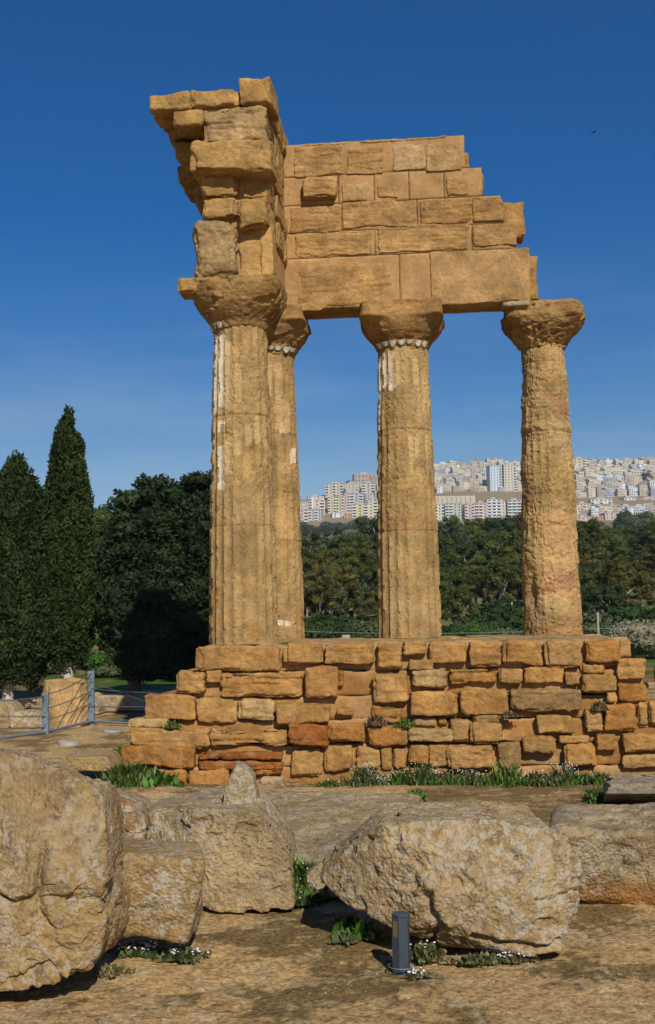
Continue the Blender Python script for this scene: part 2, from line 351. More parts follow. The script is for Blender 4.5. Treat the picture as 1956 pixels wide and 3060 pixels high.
# podium: mortared core, course by course, with each stone set in it
PF = -3.62
POD = None
courses = [  # py_top, py_bottom, px_left, front offset, right px
    (1928, 2004, 590, .00, 1888), (2004, 2080, 520, .05, 1930), (2080, 2150, 440, .11, 1950), (2150, 2222, 378, .17, 2010), (2222, 2290, 366, .22, 2080), (2290, 2400, 356, .27, 2150)]
mb = MB()
def zAt(px, py, yl): return onF(px, py, yl)[1]
PODTOP = 2.18
cz = [PODTOP]+[zAt(978, c_[1], PF-c_[3]) for c_ in courses]; cz[-1] = -.3
for k, (t, b_, lft, off, rgt) in enumerate(courses):
    x0 = onF(lft, (t+b_)/2, PF-off)[0]; x1 = onF(rgt, (t+b_)/2, PF-off)[0]
    v, nr, f = rbox((x0+.03, PF-off+.085, cz[k+1]-.02), (x1-.03, 1.0+.12*k, cz[k]-.01), .05, .055)
    v = v+nr*(.035*fbm(v, 1.8, 3, .5, k)+.018*rough(v, 4, 1.2))[:, None]
    base = PLO if k > 0 else PLA
    cc = np.tile(base, (len(v), 1)); cc = mixc(cc, arr([.47, .34, .19]), sstep(0, .4, fbm(v, 1.3, 4, .6, 70+k))*.55)
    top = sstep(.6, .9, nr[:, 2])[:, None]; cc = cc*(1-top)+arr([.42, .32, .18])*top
    mb.add(v, f); mb.c.append(cc.astype(np.float32))
POD = mb.build('podium', M_PLAST, TEMPLE, smooth=True)
A5 = lambda x0, y0, x1, y1: (340+.5328*x0, 1880+.5328*y0, 340+.5328*x1, 1880+.5328*y1)
A6 = lambda x0, y0, x1, y1: (1140+.5302*x0, 1880+.5302*y0, 1140+.5302*x1, 1880+.5302*y1)
# (rect, tone, protrusion): tones o orange, t tan, g grey-tan, d dark red-brown, y pale yellow, r grey-brown ; s suffix = layered
ST = [(A5(458,92,925,230),'o',.06),(A5(948,88,1172,205),'t',.06),(A5(1182,90,1460,198),'t',.08),(A5(1470,90,1612,215),'t',.07),
 (A5(332,238,500,368),'t',.08),(A5(505,235,598,310),'o',.03),(A5(598,235,1060,375),'ts',.05),(A5(1065,220,1250,400),'o',.13),(A5(1250,228,1290,330),'o',.02),(A5(1452,250,1650,418),'o',.09),
 (A5(172,370,450,508),'t',.07),(A5(468,380,690,518),'o',.05),(A5(695,395,900,522),'y',.06),(A5(912,415,1212,530),'t',.15),(A5(1245,440,1342,488),'o',.05),(A5(1440,430,1590,500),'os',.01),
 (A5(70,500,300,556),'y',.05),(A5(92,560,530,666),'o',.09),(A5(538,556,985,655),'ts',.05),(A5(972,535,1198,658),'d',.15),(A5(1205,530,1415,632),'o',.07),(A5(1420,540,1645,655),'o',.09),
 (A5(38,662,462,785),'o',.08),(A5(472,690,940,735),'ds',.07),(A5(472,738,940,795),'ds',.04),(A5(985,668,1172,825),'t',.02),(A5(1185,650,1345,800),'t',.03),(A5(1360,660,1500,790),'t',.01),
 (A5(145,792,400,880),'o',.05),(A5(420,790,640,912),'o',.09),(A5(650,790,780,850),'o',.05),(A5(780,785,940,825),'ds',.03),(A5(812,836,948,882),'g',.13),(A5(-5,795,130,850),'o',.04),
 (A6(120,85,258,150),'t',.04),(A6(265,78,480,190),'t',.06),(A6(490,70,675,212),'o',.08),(A6(685,72,912,205),'t',.06),(A6(918,65,1122,216),'t',.10),(A6(1142,50,1335,190),'o',.09),(A6(1338,50,1412,158),'t',.01),
 (A6(150,168,295,232),'t',.06),(A6(162,228,370,330),'y',.06),(A6(376,222,645,305),'os',.04),(A6(650,222,790,310),'t',.06),(A6(795,218,1030,312),'o',.03),(A6(1032,232,1115,318),'t',.09),(A6(1118,190,1262,250),'o',.02),(A6(1325,165,1500,288),'t',.08),(A6(1125,255,1325,362),'t',.09),(A6(1268,350,1328,412),'t',.09),(A6(1330,305,1495,408),'o',.03),
 (A6(160,352,432,488),'t',.11),(A6(438,340,703,482),'t',.10),(A6(715,328,1125,458),'r',.09),
 (A6(172,495,308,550),'y',.0),(A6(310,490,368,545),'o',.0),(A6(385,505,500,640),'t',.04),(A6(508,478,685,535),'y',.03),(A6(502,530,685,645),'t',.10),(A6(880,492,1085,592),'t',.06),(A6(1142,450,1245,592),'t',.07),(A6(1258,420,1445,576),'o',.07),(A6(1447,412,1504,562),'o',.0),(A6(1506,412,1600,545),'o',.04),
 (A6(145,557,402,642),'y',.11),(A6(150,662,260,770),'o',.04),(A6(264,652,378,790),'t',.02),(A6(382,650,648,792),'t',.07),(A6(655,645,788,800),'r',.0),(A6(797,603,985,700),'t',.09),(A6(1000,600,1172,648),'t',.05),(A6(1025,652,1212,778),'o',.08),(A6(1218,592,1335,688),'t',.06),(A6(1370,582,1600,694),'t',.10),(A6(1345,702,1620,790),'t',.06),
 (A6(0,657,60,800),'t',.01),(A6(62,657,145,800),'o',.0),(A6(1560,205,1640,300),'t',.1),(A6(1500,300,1580,340),'g',.0),(A6(-10,440,120,540),'os',.0)]
def tone(t, i):
    rr = random.Random(i)
    if t == 'o': return rr.choice(ORG)
    if t == 't': return rr.choice(TAN[:4]+[ORG[3]])*.62+rr.choice(ORG)*.40
    return {'g': arr([.43, .35, .24]), 'd': arr([.31, .125, .035]), 'y': arr([.46, .345, .18]), 'r': arr([.31, .21, .105])}[t]
for i, (R4, tn, pr) in enumerate(ST):
    x0, y0, x1, y1 = R4; ym = (y0+y1)/2; xm = (x0+x1)/2
    off = float(np.interp(ym, [1965, 2042, 2115, 2186, 2256, 2330], [c_[3] for c_ in courses]))
    yl = PF-off-pr*1.25-.01
    a = onF(x0, ym, yl)[0]; b2 = onF(x1, ym, yl)[0]; zt = onF(xm, y0, yl)[1]; zb = onF(xm, y1, yl)[1]
    if y0 < 1940: zt = PODTOP+.012
    ly = 's' in tn; rr = random.Random(i*3+1)
    block('masonry_block', POD, (a, yl, zb), (b2, yl+rr.uniform(.35, .5), zt), rr.uniform(.022, .05) if not ly else .02, .021, tone(tn[0], i), i*7.3, .024, strata=.05 if ly else rr.choice([0, 0, .02]), freq=1.25)
# left flank step stones (seen end on) and the stylobate paving
for k in range(1, 5):
    t, b_, lft, off, rgt = courses[k]; x0 = onF(lft, (t+b_)/2, PF-off)[0]; y = PF-off+.5
    while y < 1:
        ln = random.uniform(.7, 1.2); block('masonry_block', POD, (x0-.02, y, cz[k+1]), (x0+.45, y+ln-.02, cz[k]+.01), .04, .02, tone('o' if k > 2 else 't', k), k*9+y, .05); y += ln
for j, (xa_, xb_, ya_, yb_) in enumerate([(-.72, .9, -3.2, -1.4), (.92, 2.6, -3.2, -1.5), (2.62, 4.4, -3.2, -1.4), (4.42, 6.35, -3.2, -1.5), (-.72, 1.4, -1.38, 1.0), (1.42, 3.6, -1.45, 1.0), (3.62, 6.3, -1.4, 1.0)]):
    block('paving_slab', POD, (xa_, ya_, PODTOP-.2), (xb_, yb_, PODTOP+.008), .02, .012, arr([.42, .31, .165]), 300+j, .045)

# columns
def capital_mesh(prof, seed, amp, base, nth=150, dents=()):
    """prof: (z, half_x, half_y, squareness, yaw)"""
    zs = np.array([p[0] for p in prof]); zz_ = np.concatenate([np.linspace(zs[i], zs[i+1], max(2, int(abs(zs[i+1]-zs[i])/.018)+int(abs(prof[i+1][1]-prof[i][1])/.03)), endpoint=False) for i in range(len(zs)-1)]+[zs[-1:]])
    tt = np.interp(np.arange(len(zz_)), [0], [0]) if False else None
    hx = np.interp(zz_, zs, [p[1] for p in prof]); sq = np.interp(zz_, zs, [p[3] for p in prof])
    th = np.linspace(-math.pi, math.pi, nth, endpoint=False)
    T, Z = np.meshgrid(th, zz_, indexing='xy'); HX = np.repeat(hx[:, None], nth, 1); SQ = np.repeat(sq[:, None], nth, 1)
    pw = 2+SQ*10; rad = HX/((np.abs(np.sin(T))**pw+np.abs(np.cos(T))**pw)**(1/pw))
    rad = HX*(1-SQ)+rad*SQ if False else rad
    v = np.stack([rad*np.sin(T), -rad*np.cos(T), Z], 2).reshape(-1, 3)
    nr = np.stack([np.sin(T), -np.cos(T), 0*T], 2).reshape(-1, 3)
    p = v+seed*3.1
    d = amp*.9*fbm(p, 1.9, 2, .5)+amp*.8*rough_(p, seed, 1.3)-amp*1.3*sstep(.25, .5, fbm(p, 2.4, 4, .6, 7))
    v = v+nr*d[:, None]; m = len(zz_)
    ii, jj = np.meshgrid(np.arange(nth), np.arange(m-1), indexing='xy'); ii = ii.ravel(); jj = jj.ravel(); i2 = (ii+1) % nth
    f = np.stack([jj*nth+ii, jj*nth+i2, (jj+1)*nth+i2, (jj+1)*nth+ii], 1)
    # closed top: rings shrinking to the middle
    rings = [v]; base_i = (m-1)*nth; last = v[-nth:]; cen = last.mean(0); idx0 = base_i; cnt = len(v); fs = [f]
    for s_ in (.75, .5, .25, .02):
        ring = cen+(last-cen)*s_; ring[:, 2] = last[:, 2].mean()+.01*fbm(ring, 3, 2); rings.append(ring)
        a = np.arange(nth); fs.append(np.stack([idx0+a, idx0+(a+1) % nth, cnt+(a+1) % nth, cnt+a], 1)); idx0 = cnt; cnt += nth
    v = np.concatenate(rings); c = stone_col(v, base, seed, .5)
    return v, np.concatenate(fs), c, nth
def shaft(cx, cy, zb, zt, rb, rt, seed, erode, paint, flute=.042, nth=360, dz=.018, rough=.012, phase=0.0, joints=()):
    m = int((zt-zb)/dz); z = np.linspace(zb, zt, m); th = np.linspace(-math.pi, math.pi, nth, endpoint=False)
    T, Z = np.meshgrid(th, z, indexing='xy'); T = T.ravel(); Z = Z.ravel()
    s = (Z-zb)/(zt-zb); R = rb+(rt-rb)*s+.018*np.sin(s*math.pi)
    u = (T/(2*math.pi)*20+phase) % 1; P3 = np.stack([R*np.sin(T), -R*np.cos(T), Z], 1)+seed
    e = erode(T, s, Z, P3)
    big = fbm(P3, 1.8, 3, .55); fin = fbm(P3, 8, 4, .6)
    fl = flute*4*u*(1-u)*(1-sstep(.94, 1, s)*.6)
    rg = rough_(P3*arr([1, 1, 1.9]), seed, 1.15)
    r = R-fl*(1-.62*e)-e*(flute*.22-.017*rg)-(1-e)*(rough*.3*fin+.004*big)
    # chipped arrises
    ar = 1-np.minimum(u, 1-u)*2; r -= sstep(.6, 1, ar)*.028*sstep(.15, .3, fbm(P3, 4.5, 4, .6, 17))
    for jz in joints: r -= .016*np.exp(-((Z-jz-.01*fbm(P3*arr([1, 1, 0]), 2.2, 2, .5, 8))/.011)**2)
    v = np.stack([cx+r*np.sin(T), cy-r*np.cos(T), Z], 1)
    base = arr([.415, .305, .148]); c = stone_col(P3, base, seed+2, .22); c = mixc(c, arr([.46, .355, .195]), .7*sstep(.0, .25, fbm(P3*arr([1, 1, .6]), 1.1, 5, .6, seed+41))); k = sstep(.05, .4, e)*.25; c = mixc(c, arr([.42, .29, .135]), k*.6)
    for jz in joints: c = mixc(c, arr([.23, .14, .07]), .7*np.exp(-((Z-jz-.01*fbm(P3*arr([1, 1, 0]), 2.2, 2, .5, 8))/.012)**2))
    c = paint(T, s, Z, P3, u, e, c)
    ii, jj = np.meshgrid(np.arange(nth), np.arange(m-1), indexing='xy'); ii = ii.ravel(); jj = jj.ravel(); i2 = (ii+1) % nth
    return v, np.stack([jj*nth+ii, jj*nth+i2, (jj+1)*nth+i2, (jj+1)*nth+ii], 1), c
WHITE = arr([.80, .77, .69]); CREAM = arr([.60, .46, .25]); PINK = arr([.42, .275, .16]); GREYP = arr([.33, .25, .125])
def patch(T, Z, P3, t0, t1, z0, z1, jag=.05, f=4.0):
    n_ = jag*.28*fbm(P3*arr([1, 1, .6]), f*1.5, 4, .6, t0); dt = np.minimum(T-math.radians(t0), math.radians(t1)-T)*.5+n_+.02; dz = np.minimum(Z-z0, z1-Z)+n_*3
    return sstep(0, .012, np.minimum(dt, dz))
def col_geo(cx, cy): X, Y = loc2w(cx, cy); return X, Y
def zpy(cx, cy, py, dy=-.5):
    x_, y_ = loc2w(cx, cy+dy); px = CX+FPX*x_/y_ ; return onY(px, py, y_).z
TOP = PODTOP+.005
# A: the nearest column
AX, AY = -.115, -2.72
zA = lambda py: zpy(AX, AY, py)
def erA(T, s, Z, P): 
    e = sstep(-.05, .35, fbm(P, 1.5, 3, .6, 4)-.12+.5*sstep(.52, .75, s)*sstep(-.5, .1, T)+.25*sstep(.40, .46, s)*(1-sstep(.50, .55, s))-.42*(1-sstep(.36, .42, s))-.5*(1-sstep(-.75, -.45, T)))
    return np.maximum(e, .9*(1-sstep(.01, .05, s))*sstep(-.1, .2, fbm(P, 3, 2)))
def paA(T, s, Z, P, u, e, c):
    cen = sstep(.03, .12, u)*(1-sstep(.88, .97, u))
    for t0, t1, y0, y1, cl in [(-96,-78,1010,1234,WHITE),(-78,-60,1005,1236,WHITE),(-60,-42,1000,1228,WHITE),(-42,-24,990,1214,WHITE),(-24,-6,1018,1218,CREAM),(-4,12,1085,1215,CREAM),
                               (-60,-42,1250,1440,CREAM),(-42,-26,1255,1290,WHITE),(-40,-24,1330,1462,WHITE),(-24,-6,1300,1415,CREAM),(-6,12,1290,1360,CREAM),(18,30,1265,1330,CREAM),(36,46,1240,1330,CREAM),(-80,-66,1240,1600,arr([.55,.45,.28]))]:
        c = mixc(c, cl, patch(T, Z, P, t0+1, t1-1, zA(y1), zA(y0), .05, 3.2)*np.clip(cen+.15, 0, 1)*.95)
    c = mixc(c, GREYP, patch(T, Z, P, -8, 38, zA(1716), zA(1570), .015)*.75)
    c = mixc(c, PINK, patch(T, Z, P, -36, -20, zA(1292), zA(1262), .01)*.8)
    c = mixc(c, PLA, patch(T, Z, P, -95, 95, zA(1590), zA(1555), .03)*.6)
    c = mixc(c, arr([.42, .24, .09]), .5*sstep(0, .3, fbm(P, 1.7, 3, .6, 91))*(1-sstep(.1, .3, s)))
    return c
CZ = 7.9
zcapA = zA(970); zcapTop = zA(835)
defs = []
v, f, c = shaft(AX, AY, TOP, zcapA+.03, .605, .475, 1.0, erA, paA, phase=.333, joints=(zA(1236), zA(1570)))
A = link('column', mk_mesh('column', v, f, M_STONE, c), TEMPLE)
A['label'] = 'nearest column, with long white stucco strips left in its upper flutes'
pr = [(zcapA-.02, .475, 0, 0), (zcapA+.02, .50, 0, 0), (zcapA+.10, .53, 0, 0), (zcapA+.22, .64, 0, 0), (zcapA+.38, .75, 0, .03), (zcapA+.5, .79, 0, .12), (zcapTop-.12, .80, 0, .3), (zcapTop, .77, 0, .45)]
v, f, c, nth = capital_mesh(pr, 5.5, .038, arr([.34, .225, .095])); v[:, 0] += AX; v[:, 1] += AY
link('capital', mk_mesh('capital', v, f, M_STONE, c), A)
bz = zA(880); block('abacus_fragment', A, (AX-.97, AY-.75, bz+.0), (AX-.62, AY-.2, zA(830)), .06, .03, TAN[1], 401)
# B: corner column behind
zB = lambda py: zpy(0, 0, py)
def erB(T, s, Z, P): return sstep(-.2, .3, fbm(P, 1.3, 3, .6, 14)+.25*sstep(.5, .9, s))
def paB(T, s, Z, P, u, e, c):
    cen = sstep(.08, .2, u)*(1-sstep(.80, .92, u))
    for t0, t1, y0, y1, cl in [(-5,12,1100,1185,CREAM),(20,38,1080,1240,CREAM),(30,44,1265,1294,WHITE),(54,70,1335,1385,WHITE),(0,20,1320,1530,GREYP),(20,60,1200,1290,CREAM)]:
        c = mixc(c, cl, patch(T, Z, P, t0, t1, zB(y1), zB(y0), .05, 3)*.85)
    c = mixc(c, PINK, patch(T, Z, P, 30, 75, zB(1330), zB(1296), .02)*.8)
    c = mixc(c, arr([.50,.345,.17]), patch(T, Z, P, 15, 80, zB(1615), zB(1555), .02)*.8); c = mixc(c, PLA, patch(T, Z, P, 50, 120, zB(1915), zB(1835), .06)*.9)
    for t0, y in ((16, 1858), (32, 1862)): c = mixc(c, WHITE, patch(T, Z, P, t0, t0+10, zB(y+12), zB(y-6), .008)*.95)
    return c
v, f, c = shaft(0, 0, TOP, zB(1048), .62, .49, 4.0, erB, paB, joints=(zB(1295), zB(1615)))
B = link('column', mk_mesh('column', v, f, M_STONE, c), TEMPLE); B['label'] = 'corner column half hidden behind the nearest one'
def fringe(cx, cy, z, r, t0, t1, parent, drop=.075):
    mb_ = MB(); k = t0; rf = random.Random(int(cx*10)+2)
    while k < t1:
        a0, a1 = math.radians(k+rf.uniform(0, 2)), math.radians(k+rf.uniform(15, 18)); V = []; dk_ = drop*rf.uniform(.5, 1.15)
        for layer, rr in ((0, r-.05), (1, r)):
            for q_ in range(9):
                a = a0+(a1-a0)*q_/8; zz0 = z-dk_*math.sin(math.pi*q_/8)**.7+rf.uniform(-.008, .008); V.append((cx+(rr-.03)*math.sin(a), cy-(rr-.03)*math.cos(a), zz0)); V.append((cx+(rr+.012)*math.sin(a), cy-(rr+.012)*math.cos(a), z+.03))
        F = []
        for q_ in range(8):
            o0 = 2*q_; o1 = 18+2*q_; F += [(o1, o1+2, o1+3, o1+1), (o0, o0+1, o0+3, o0+2), (o0, o0+2, o1+2, o1)]
        mb_.add(V, F); k += 18
    return mb_.build('stucco_fringe', M_STUC, parent, smooth=False)
M_STUC = plain_mat('white_stucco', (.56, .52, .43), .8, 0, 9, .25, .3)
def cap_std(cx, cy, zn, ztop, seed, base, amp, sqtop=.9, hw=.82, topw=.78, parent=None):
    h = ztop-zn
    pr = [(zn-.04, .49, 0, 0), (zn+.0, .50, 0, 0), (zn+.04, .53, 0, 0), (zn+.16*h, .58, 0, 0), (zn+.34*h, .72, 0, 0), (zn+.50*h, .81, 0, .0), (zn+.60*h, hw, 0, .05), (zn+.68*h, hw, 0, .5), (zn+.9*h, topw, 0, sqtop), (ztop, topw, 0, sqtop)]
    v, f, c, nth = capital_mesh(pr, seed, amp, base); v[:, 0] += cx; v[:, 1] += cy
    return link('capital', mk_mesh('capital', v, f, M_STONE, c), parent)
ARZ = zpy(2.72, 0, 905)+.0      # underside of architrave
cb = cap_std(0, 0, zB(1050), ARZ+.01, 8.8, arr([.37, .245, .11]), .024, .7, .80, .74, B)
fringe(AX, AY, zA(962), .535, -80, -36, A)
fringe(0, 0, zB(1040), .575, 0, 62, B)
# C: middle column
CXl = 2.665; zC = lambda py: zpy(CXl, 0, py)
def erC(T, s, Z, P): return sstep(-.02, .4, fbm(P, 1.5, 3, .6, 33)+.55*sstep(.44, .5, s)*(1-sstep(.84, .95, s))-.55*(1-sstep(.36, .42, s))-.4*(1-sstep(-.9, -.6, T))-.5*sstep(.85, .95, s)*(1-sstep(-.2, .1, T)))
def paC(T, s, Z, P, u, e, c):
    cen = sstep(.03, .12, u)*(1-sstep(.88, .97, u))
    for t0, t1, y0, y1, cl in [(-88,-70,1050,1280,WHITE),(-70,-56,1050,1278,WHITE),(-52,-36,1050,1150,WHITE),(-34,-16,1046,1165,WHITE),(-15,4,1078,1148,CREAM),(24,38,1070,1150,CREAM),(56,68,1060,1160,CREAM),(-18,0,1300,1350,PLA),(10,30,1300,1420,CREAM),(50,66,1290,1400,CREAM),(20,35,1370,1400,PINK)]:
        c = mixc(c, cl, patch(T, Z, P, t0+1, t1-1, zC(y1), zC(y0), .045, 3.2)*np.clip(cen+.3, 0, 1)*.9)
    c = mixc(c, arr([.50, .39, .22]), sstep(.12, .3, fbm(P*arr([1.6, 1.6, .5]), 2.2, 4, .6, 5))*sstep(.6, .65, s)*.6)
    c = mixc(c, PLA, patch(T, Z, P, -60, 70, zC(1592), zC(1545), .05)*.8)
    c = mixc(c, PINK, patch(T, Z, P, 18, 55, zC(1882), zC(1858), .02)*.9); c = mixc(c, PINK, patch(T, Z, P, 15, 45, zC(1690), zC(1683), .01)*.8)
    return c
v, f, c = shaft(CXl, 0, TOP, zC(1034), .625, .50, 9.0, erC, paC, phase=.889, joints=(zC(1281), zC(1586)))
C = link('column', mk_mesh('column', v, f, M_STONE, c), TEMPLE); C['label'] = 'middle column with crisp flutes on its lowest drum'
cap_std(CXl, 0, zC(1034), ARZ+.01, 2.2, arr([.39, .255, .115]), .018, .75, .83, .80, C)
fringe(CXl, 0, zC(1022), .575, -64, 60, C)
# D: right column, worn
DX = 5.40; zD = lambda py: zpy(DX, 0, py)
def erD(T, s, Z, P): return np.clip(sstep(-.6, .1, fbm(P, 1.6, 3, .6, 53)), 0, 1)
def paD(T, s, Z, P, u, e, c):
    f1_ = fbm(P, 2.2, 5, .62, 60)
    c = mixc(c, arr([.56, .385, .205]), patch(T, Z, P, -25, 80, zD(1800), zD(1520), .22, 2)*.8)
    c = mixc(c, arr([.53, .38, .21]), sstep(.1, .3, f1_)*.7*sstep(.6, .75, s))
    c = mixc(c, arr([.62, .50, .33]), sstep(.03, .0, np.abs(f1_-.1))*.7)
    c = mixc(c, PINK, patch(T, Z, P, 0, 50, zD(1765), zD(1700), .12, 3)*.9)
    c = mixc(c, arr([.34, .15, .09]), patch(T, Z, P, -18, 2, zD(1770), zD(1735), .09, 5)*.7)
    c = mixc(c, arr([.42, .25, .17]), patch(T, Z, P, 15, 55, zD(1250), zD(1170), .15, 4)*.6)
    c = mixc(c, PLA, sstep(0, .02, (zD(1855)+T*.35+.05*f1_)-Z)*.9)
    return c
def shaftD():
    v, f, c = shaft(DX, 0, TOP, zD(1018), .585, .435, 12.0, erD, paD, flute=.03, joints=(zD(1075), zD(1286)))
    d = v-arr([DX, 0, 0]); d[:, 2] = 0; nr = d/np.linalg.norm(d, axis=1, keepdims=True)
    k = .034*fbm(v, 1.5, 3, .5, 88)+.024*rough_(v*arr([1, 1, 1.7]), 99, .9)
    T = np.arctan2(d[:, 0], -d[:, 1]); hol = np.exp(-((v[:, 2]-zD(1770))/.28)**2)*np.exp(-((T+.85)/.22)**2)
    v = v+nr*(k-.13*hol+.03*np.exp(-((v[:, 2]-zD(1286)-.09)/.07)**2))[:, None]
    return v, f, c
v, f, c = shaftD(); D = link('column', mk_mesh('column', v, f, M_STONE, c), TEMPLE); D['label'] = 'right column, worn round and patched with mortar'
h0, h1 = zD(1022), zD(903)
pr = [(h0-.04, .43, 0, 0), (h0, .45, 0, 0), (h0+.15, .56, 0, .1), (h0+.35, .71, 0, .15), (h0+.5, .77, 0, .3), (h1-.06, .77, 0, .4), (h1+.0, .72, 0, .4)]
v, f, c, nth = capital_mesh(pr, 17.3, .06, arr([.36, .24, .11])); v[:, 0] += DX; v[:, 1] += 0
link('capital', mk_mesh('capital', v, f, M_STONE, c), D)
block('abacus_fragment', D, (DX-.80, -.82, h1-.12), (DX-.30, -.3, h1-.02), .03, .02, arr([.42, .38, .30]), 402)

# entablature: long side (over B, C, D)
EF = -.52; 
A2 = lambda x0, y0, x1, y1: (820+.6108*x0, 380+.6108*y0, 820+.6108*x1, 380+.6108*y1)
crs = [(A2(85,85,900,245), 1388), (A2(85,245,1000,385), 1440), (A2(85,385,1110,520), 1497), (A2(85,520,1185,645), 1543), (A2(85,645,1245,905), 1582)]
ztops = []
for R4, rx in crs:
    ztops.append(onF(870, R4[1], EF)[1])
ztops.append(ARZ)
mb = MB(); XI = .40
splits = [[None], [312, 487, 658, 830], [325, 695], [485, 960], [602]]
for k in range(5):
    zt, zb = ztops[k], ztops[k+1]; xr = onF(crs[k][1], (crs[k][0][1]+crs[k][0][3])/2-15, EF)[0]
    ed = [XI-.3]+[onF(820+.6108*s_, 600, EF)[0] for s_ in splits[k] if s_]+[xr]
    for a, b_ in zip(ed[:-1], ed[1:]):
        v, nr, f = rbox((a+.002, EF+.02, zb+.002), (b_-.002, .50, zt-.002), .007, .05)
        v = v+nr*(.008*fbm(v, 3, 4, .6, k))[:, None]
        cc = np.tile(PLA, (len(v), 1)); cc = cc*(1+.15*fbm(v, 1.4, 3, .6, k+4))[:, None]; mb.add(v, f); mb.c.append(cc.astype(np.float32))
ENT = mb.build('entablature', M_PLAST, TEMPLE, smooth=True)
SE = [(A2(92,84,330,240),'t',.035),(A2(352,97,530,232),'t',.03),(A2(582,80,737,205),'w',.03),(A2(748,72,918,208),'y',.04),
      (A2(140,237,305,337),'t',.19),(A2(328,272,448,358),'y',.05),(A2(500,288,602,345),'y',.03),(A2(842,245,958,335),'t',.05),
      (A2(80,385,325,515),'t',.035),(A2(332,360,692,490),'t',.04),(A2(706,348,960,470),'b',.06),(A2(960,345,1112,465),'b',.06),
      (A2(100,512,480,632),'t',.03),(A2(497,478,955,610),'t',.04),(A2(965,470,1185,582),'t',.05),
      (A2(118,662,575,890),'t',.0),(A2(760,598,1250,862),'q',.02)]
for i, (R4, tn, prt) in enumerate(SE):
    x0, y0, x1, y1 = R4; xm, ym = (x0+x1)/2, (y0+y1)/2; prt = prt if prt > .1 else prt*.45; yl = EF-prt
    a = onF(x0, ym, yl)[0]; b_ = onF(x1, ym, yl)[0]; zt = onF(xm, y0, yl)[1]; zb = onF(xm, y1, yl)[1]
    base = {'t': TAN[i % 3], 'w': arr([.52, .42, .28]), 'y': arr([.47, .345, .18]), 'b': arr([.33, .20, .07]), 'q': arr([.43, .30, .15])}[tn]
    block('masonry_block', ENT, (a, yl, zb), (b_, yl+.35, zt), .05 if prt > .04 else .012, .012 if tn != 'q' else .006, base*.55+PLA*.47, 500+i*5.1, .024, dk=.3 if tn != 'q' else .1, freq=1.3, strata=.02 if tn in 'tb' else 0)
# end stones behind the steps
for R4, yy in ((A2(1112,368,1215,530), -.1), (A2(1246,628,1291,850), .1), (A2(905,120,950,205), .2), (A2(1000,215,1025,335), -.2)):
    x0, y0, x1, y1 = R4; xm, ym = (x0+x1)/2, (y0+y1)/2; a = onF(x0-40, ym, yy)[0]; b_ = onF(x1, ym, yy)[0]; zt = onF(xm, y0, yy)[1]; zb = onF(xm, y1, yy)[1]
    block('masonry_block', ENT, (a, yy, zb), (b_, .5, zt), .03, .025, TAN[2], 600+y0, .03)
# top weathered bed
block('masonry_block', ENT, (XI, EF+.0, ztops[0]-.06), (onF(1372, 420, EF)[0], .48, ztops[0]+.015), .03, .02, arr([.44, .29, .13]), 640, .04)

# entablature wing coming forward over A
WF = -3.02
A1 = lambda x0, y0, x1, y1: (400+.38986*x0, 180+.38986*y0, 400+.38986*x1, 180+.38986*y1)
def wz(py): return onF(700, py, WF)[1]
wing_lv = [(236, 315, -.55), (315, 425, -.74), (425, 512, -.74), (512, 592, -.74), (592, 680, -.74), (680, 838, -.58)]
mb = MB()
for k, (y0, y1, xl) in enumerate(wing_lv):
    v, nr, f = rbox((xl+.04, WF+.06 if k else WF+.5, wz(y1)+.002), (XI, .5, wz(y0)-.002), .02, .05); v = v+nr*(.01*fbm(v, 2.5, 4, .6, k+9))[:, None]
    cc = np.tile(PLA, (len(v), 1)); cc = cc*(1+.15*fbm(v, 1.4, 3, .6, k+4))[:, None]; mb.add(v, f); mb.c.append(cc.astype(np.float32))
WING = mb.build('entablature', M_PLAST, TEMPLE, smooth=True)
def wblk(rect, prt, dep, base, seed, r=.04, amp=.025, x1o=None, **kw):
    x0, y0, x1, y1 = A1(*rect); xm, ym = (x0+x1)/2, (y0+y1)/2; yl = WF-prt
    a = onF(x0, ym, yl)[0]; b_ = onF(x1, ym, yl)[0]; zt = onF(xm, y0, yl)[1]; zb = onF(xm, y1, yl)[1]
    return block(kw.pop('name', 'masonry_block'), WING, (a, yl, zb), (b_ if x1o is None else x1o, yl+dep, zt), r, amp, base, seed, .024, **kw)
T2 = arr([.40, .28, .13])
wblk((815,128,1050,340), .06, .9, TAN[0], 701, .03, .016)
wblk((108,250,430,385), .10, .75, TAN[1], 702, .05, .03, name='cornice_block')
wblk((428,212,812,345), .03, .8, TAN[1], 703, .03, .02, name='cornice_block')
wblk((300,372,530,500), .08, .5, TAN[1], 704, .03, .02)
wblk((515,352,1010,625), .03, .7, arr([.40, .30, .165]), 705, .05, .03, strata=.035)
wblk((422,612,1045,862), .38, .9, arr([.44, .30, .13]), 706, .06, .022)
wblk((515,858,790,1056), .10, .6, TAN[0], 707, .04, .025)
wblk((832,870,1035,1058), .0, .6, TAN[0], 708, .04, .025)
wblk((515,1050,790,1206), .12, .6, TAN[1], 709, .05, .03)
wblk((793,1050,1022,1285), .26, .7, TAN[1], 710, .05, .03)
wblk((432,1212,775,1662), .36, .75, arr([.35, .265, .15]), 711, .2, .045)
wblk((788,1200,972,1665), .0, .5, arr([.52, .35, .15]), 712, .02, .006, dk=.1)
wblk((968,1270,1062,1665), .01, .5, arr([.50, .335, .14]), 713, .02, .008, dk=.1)
wblk((640,1600,1070,1680), .0, .6, TAN[2], 714, .03, .02)
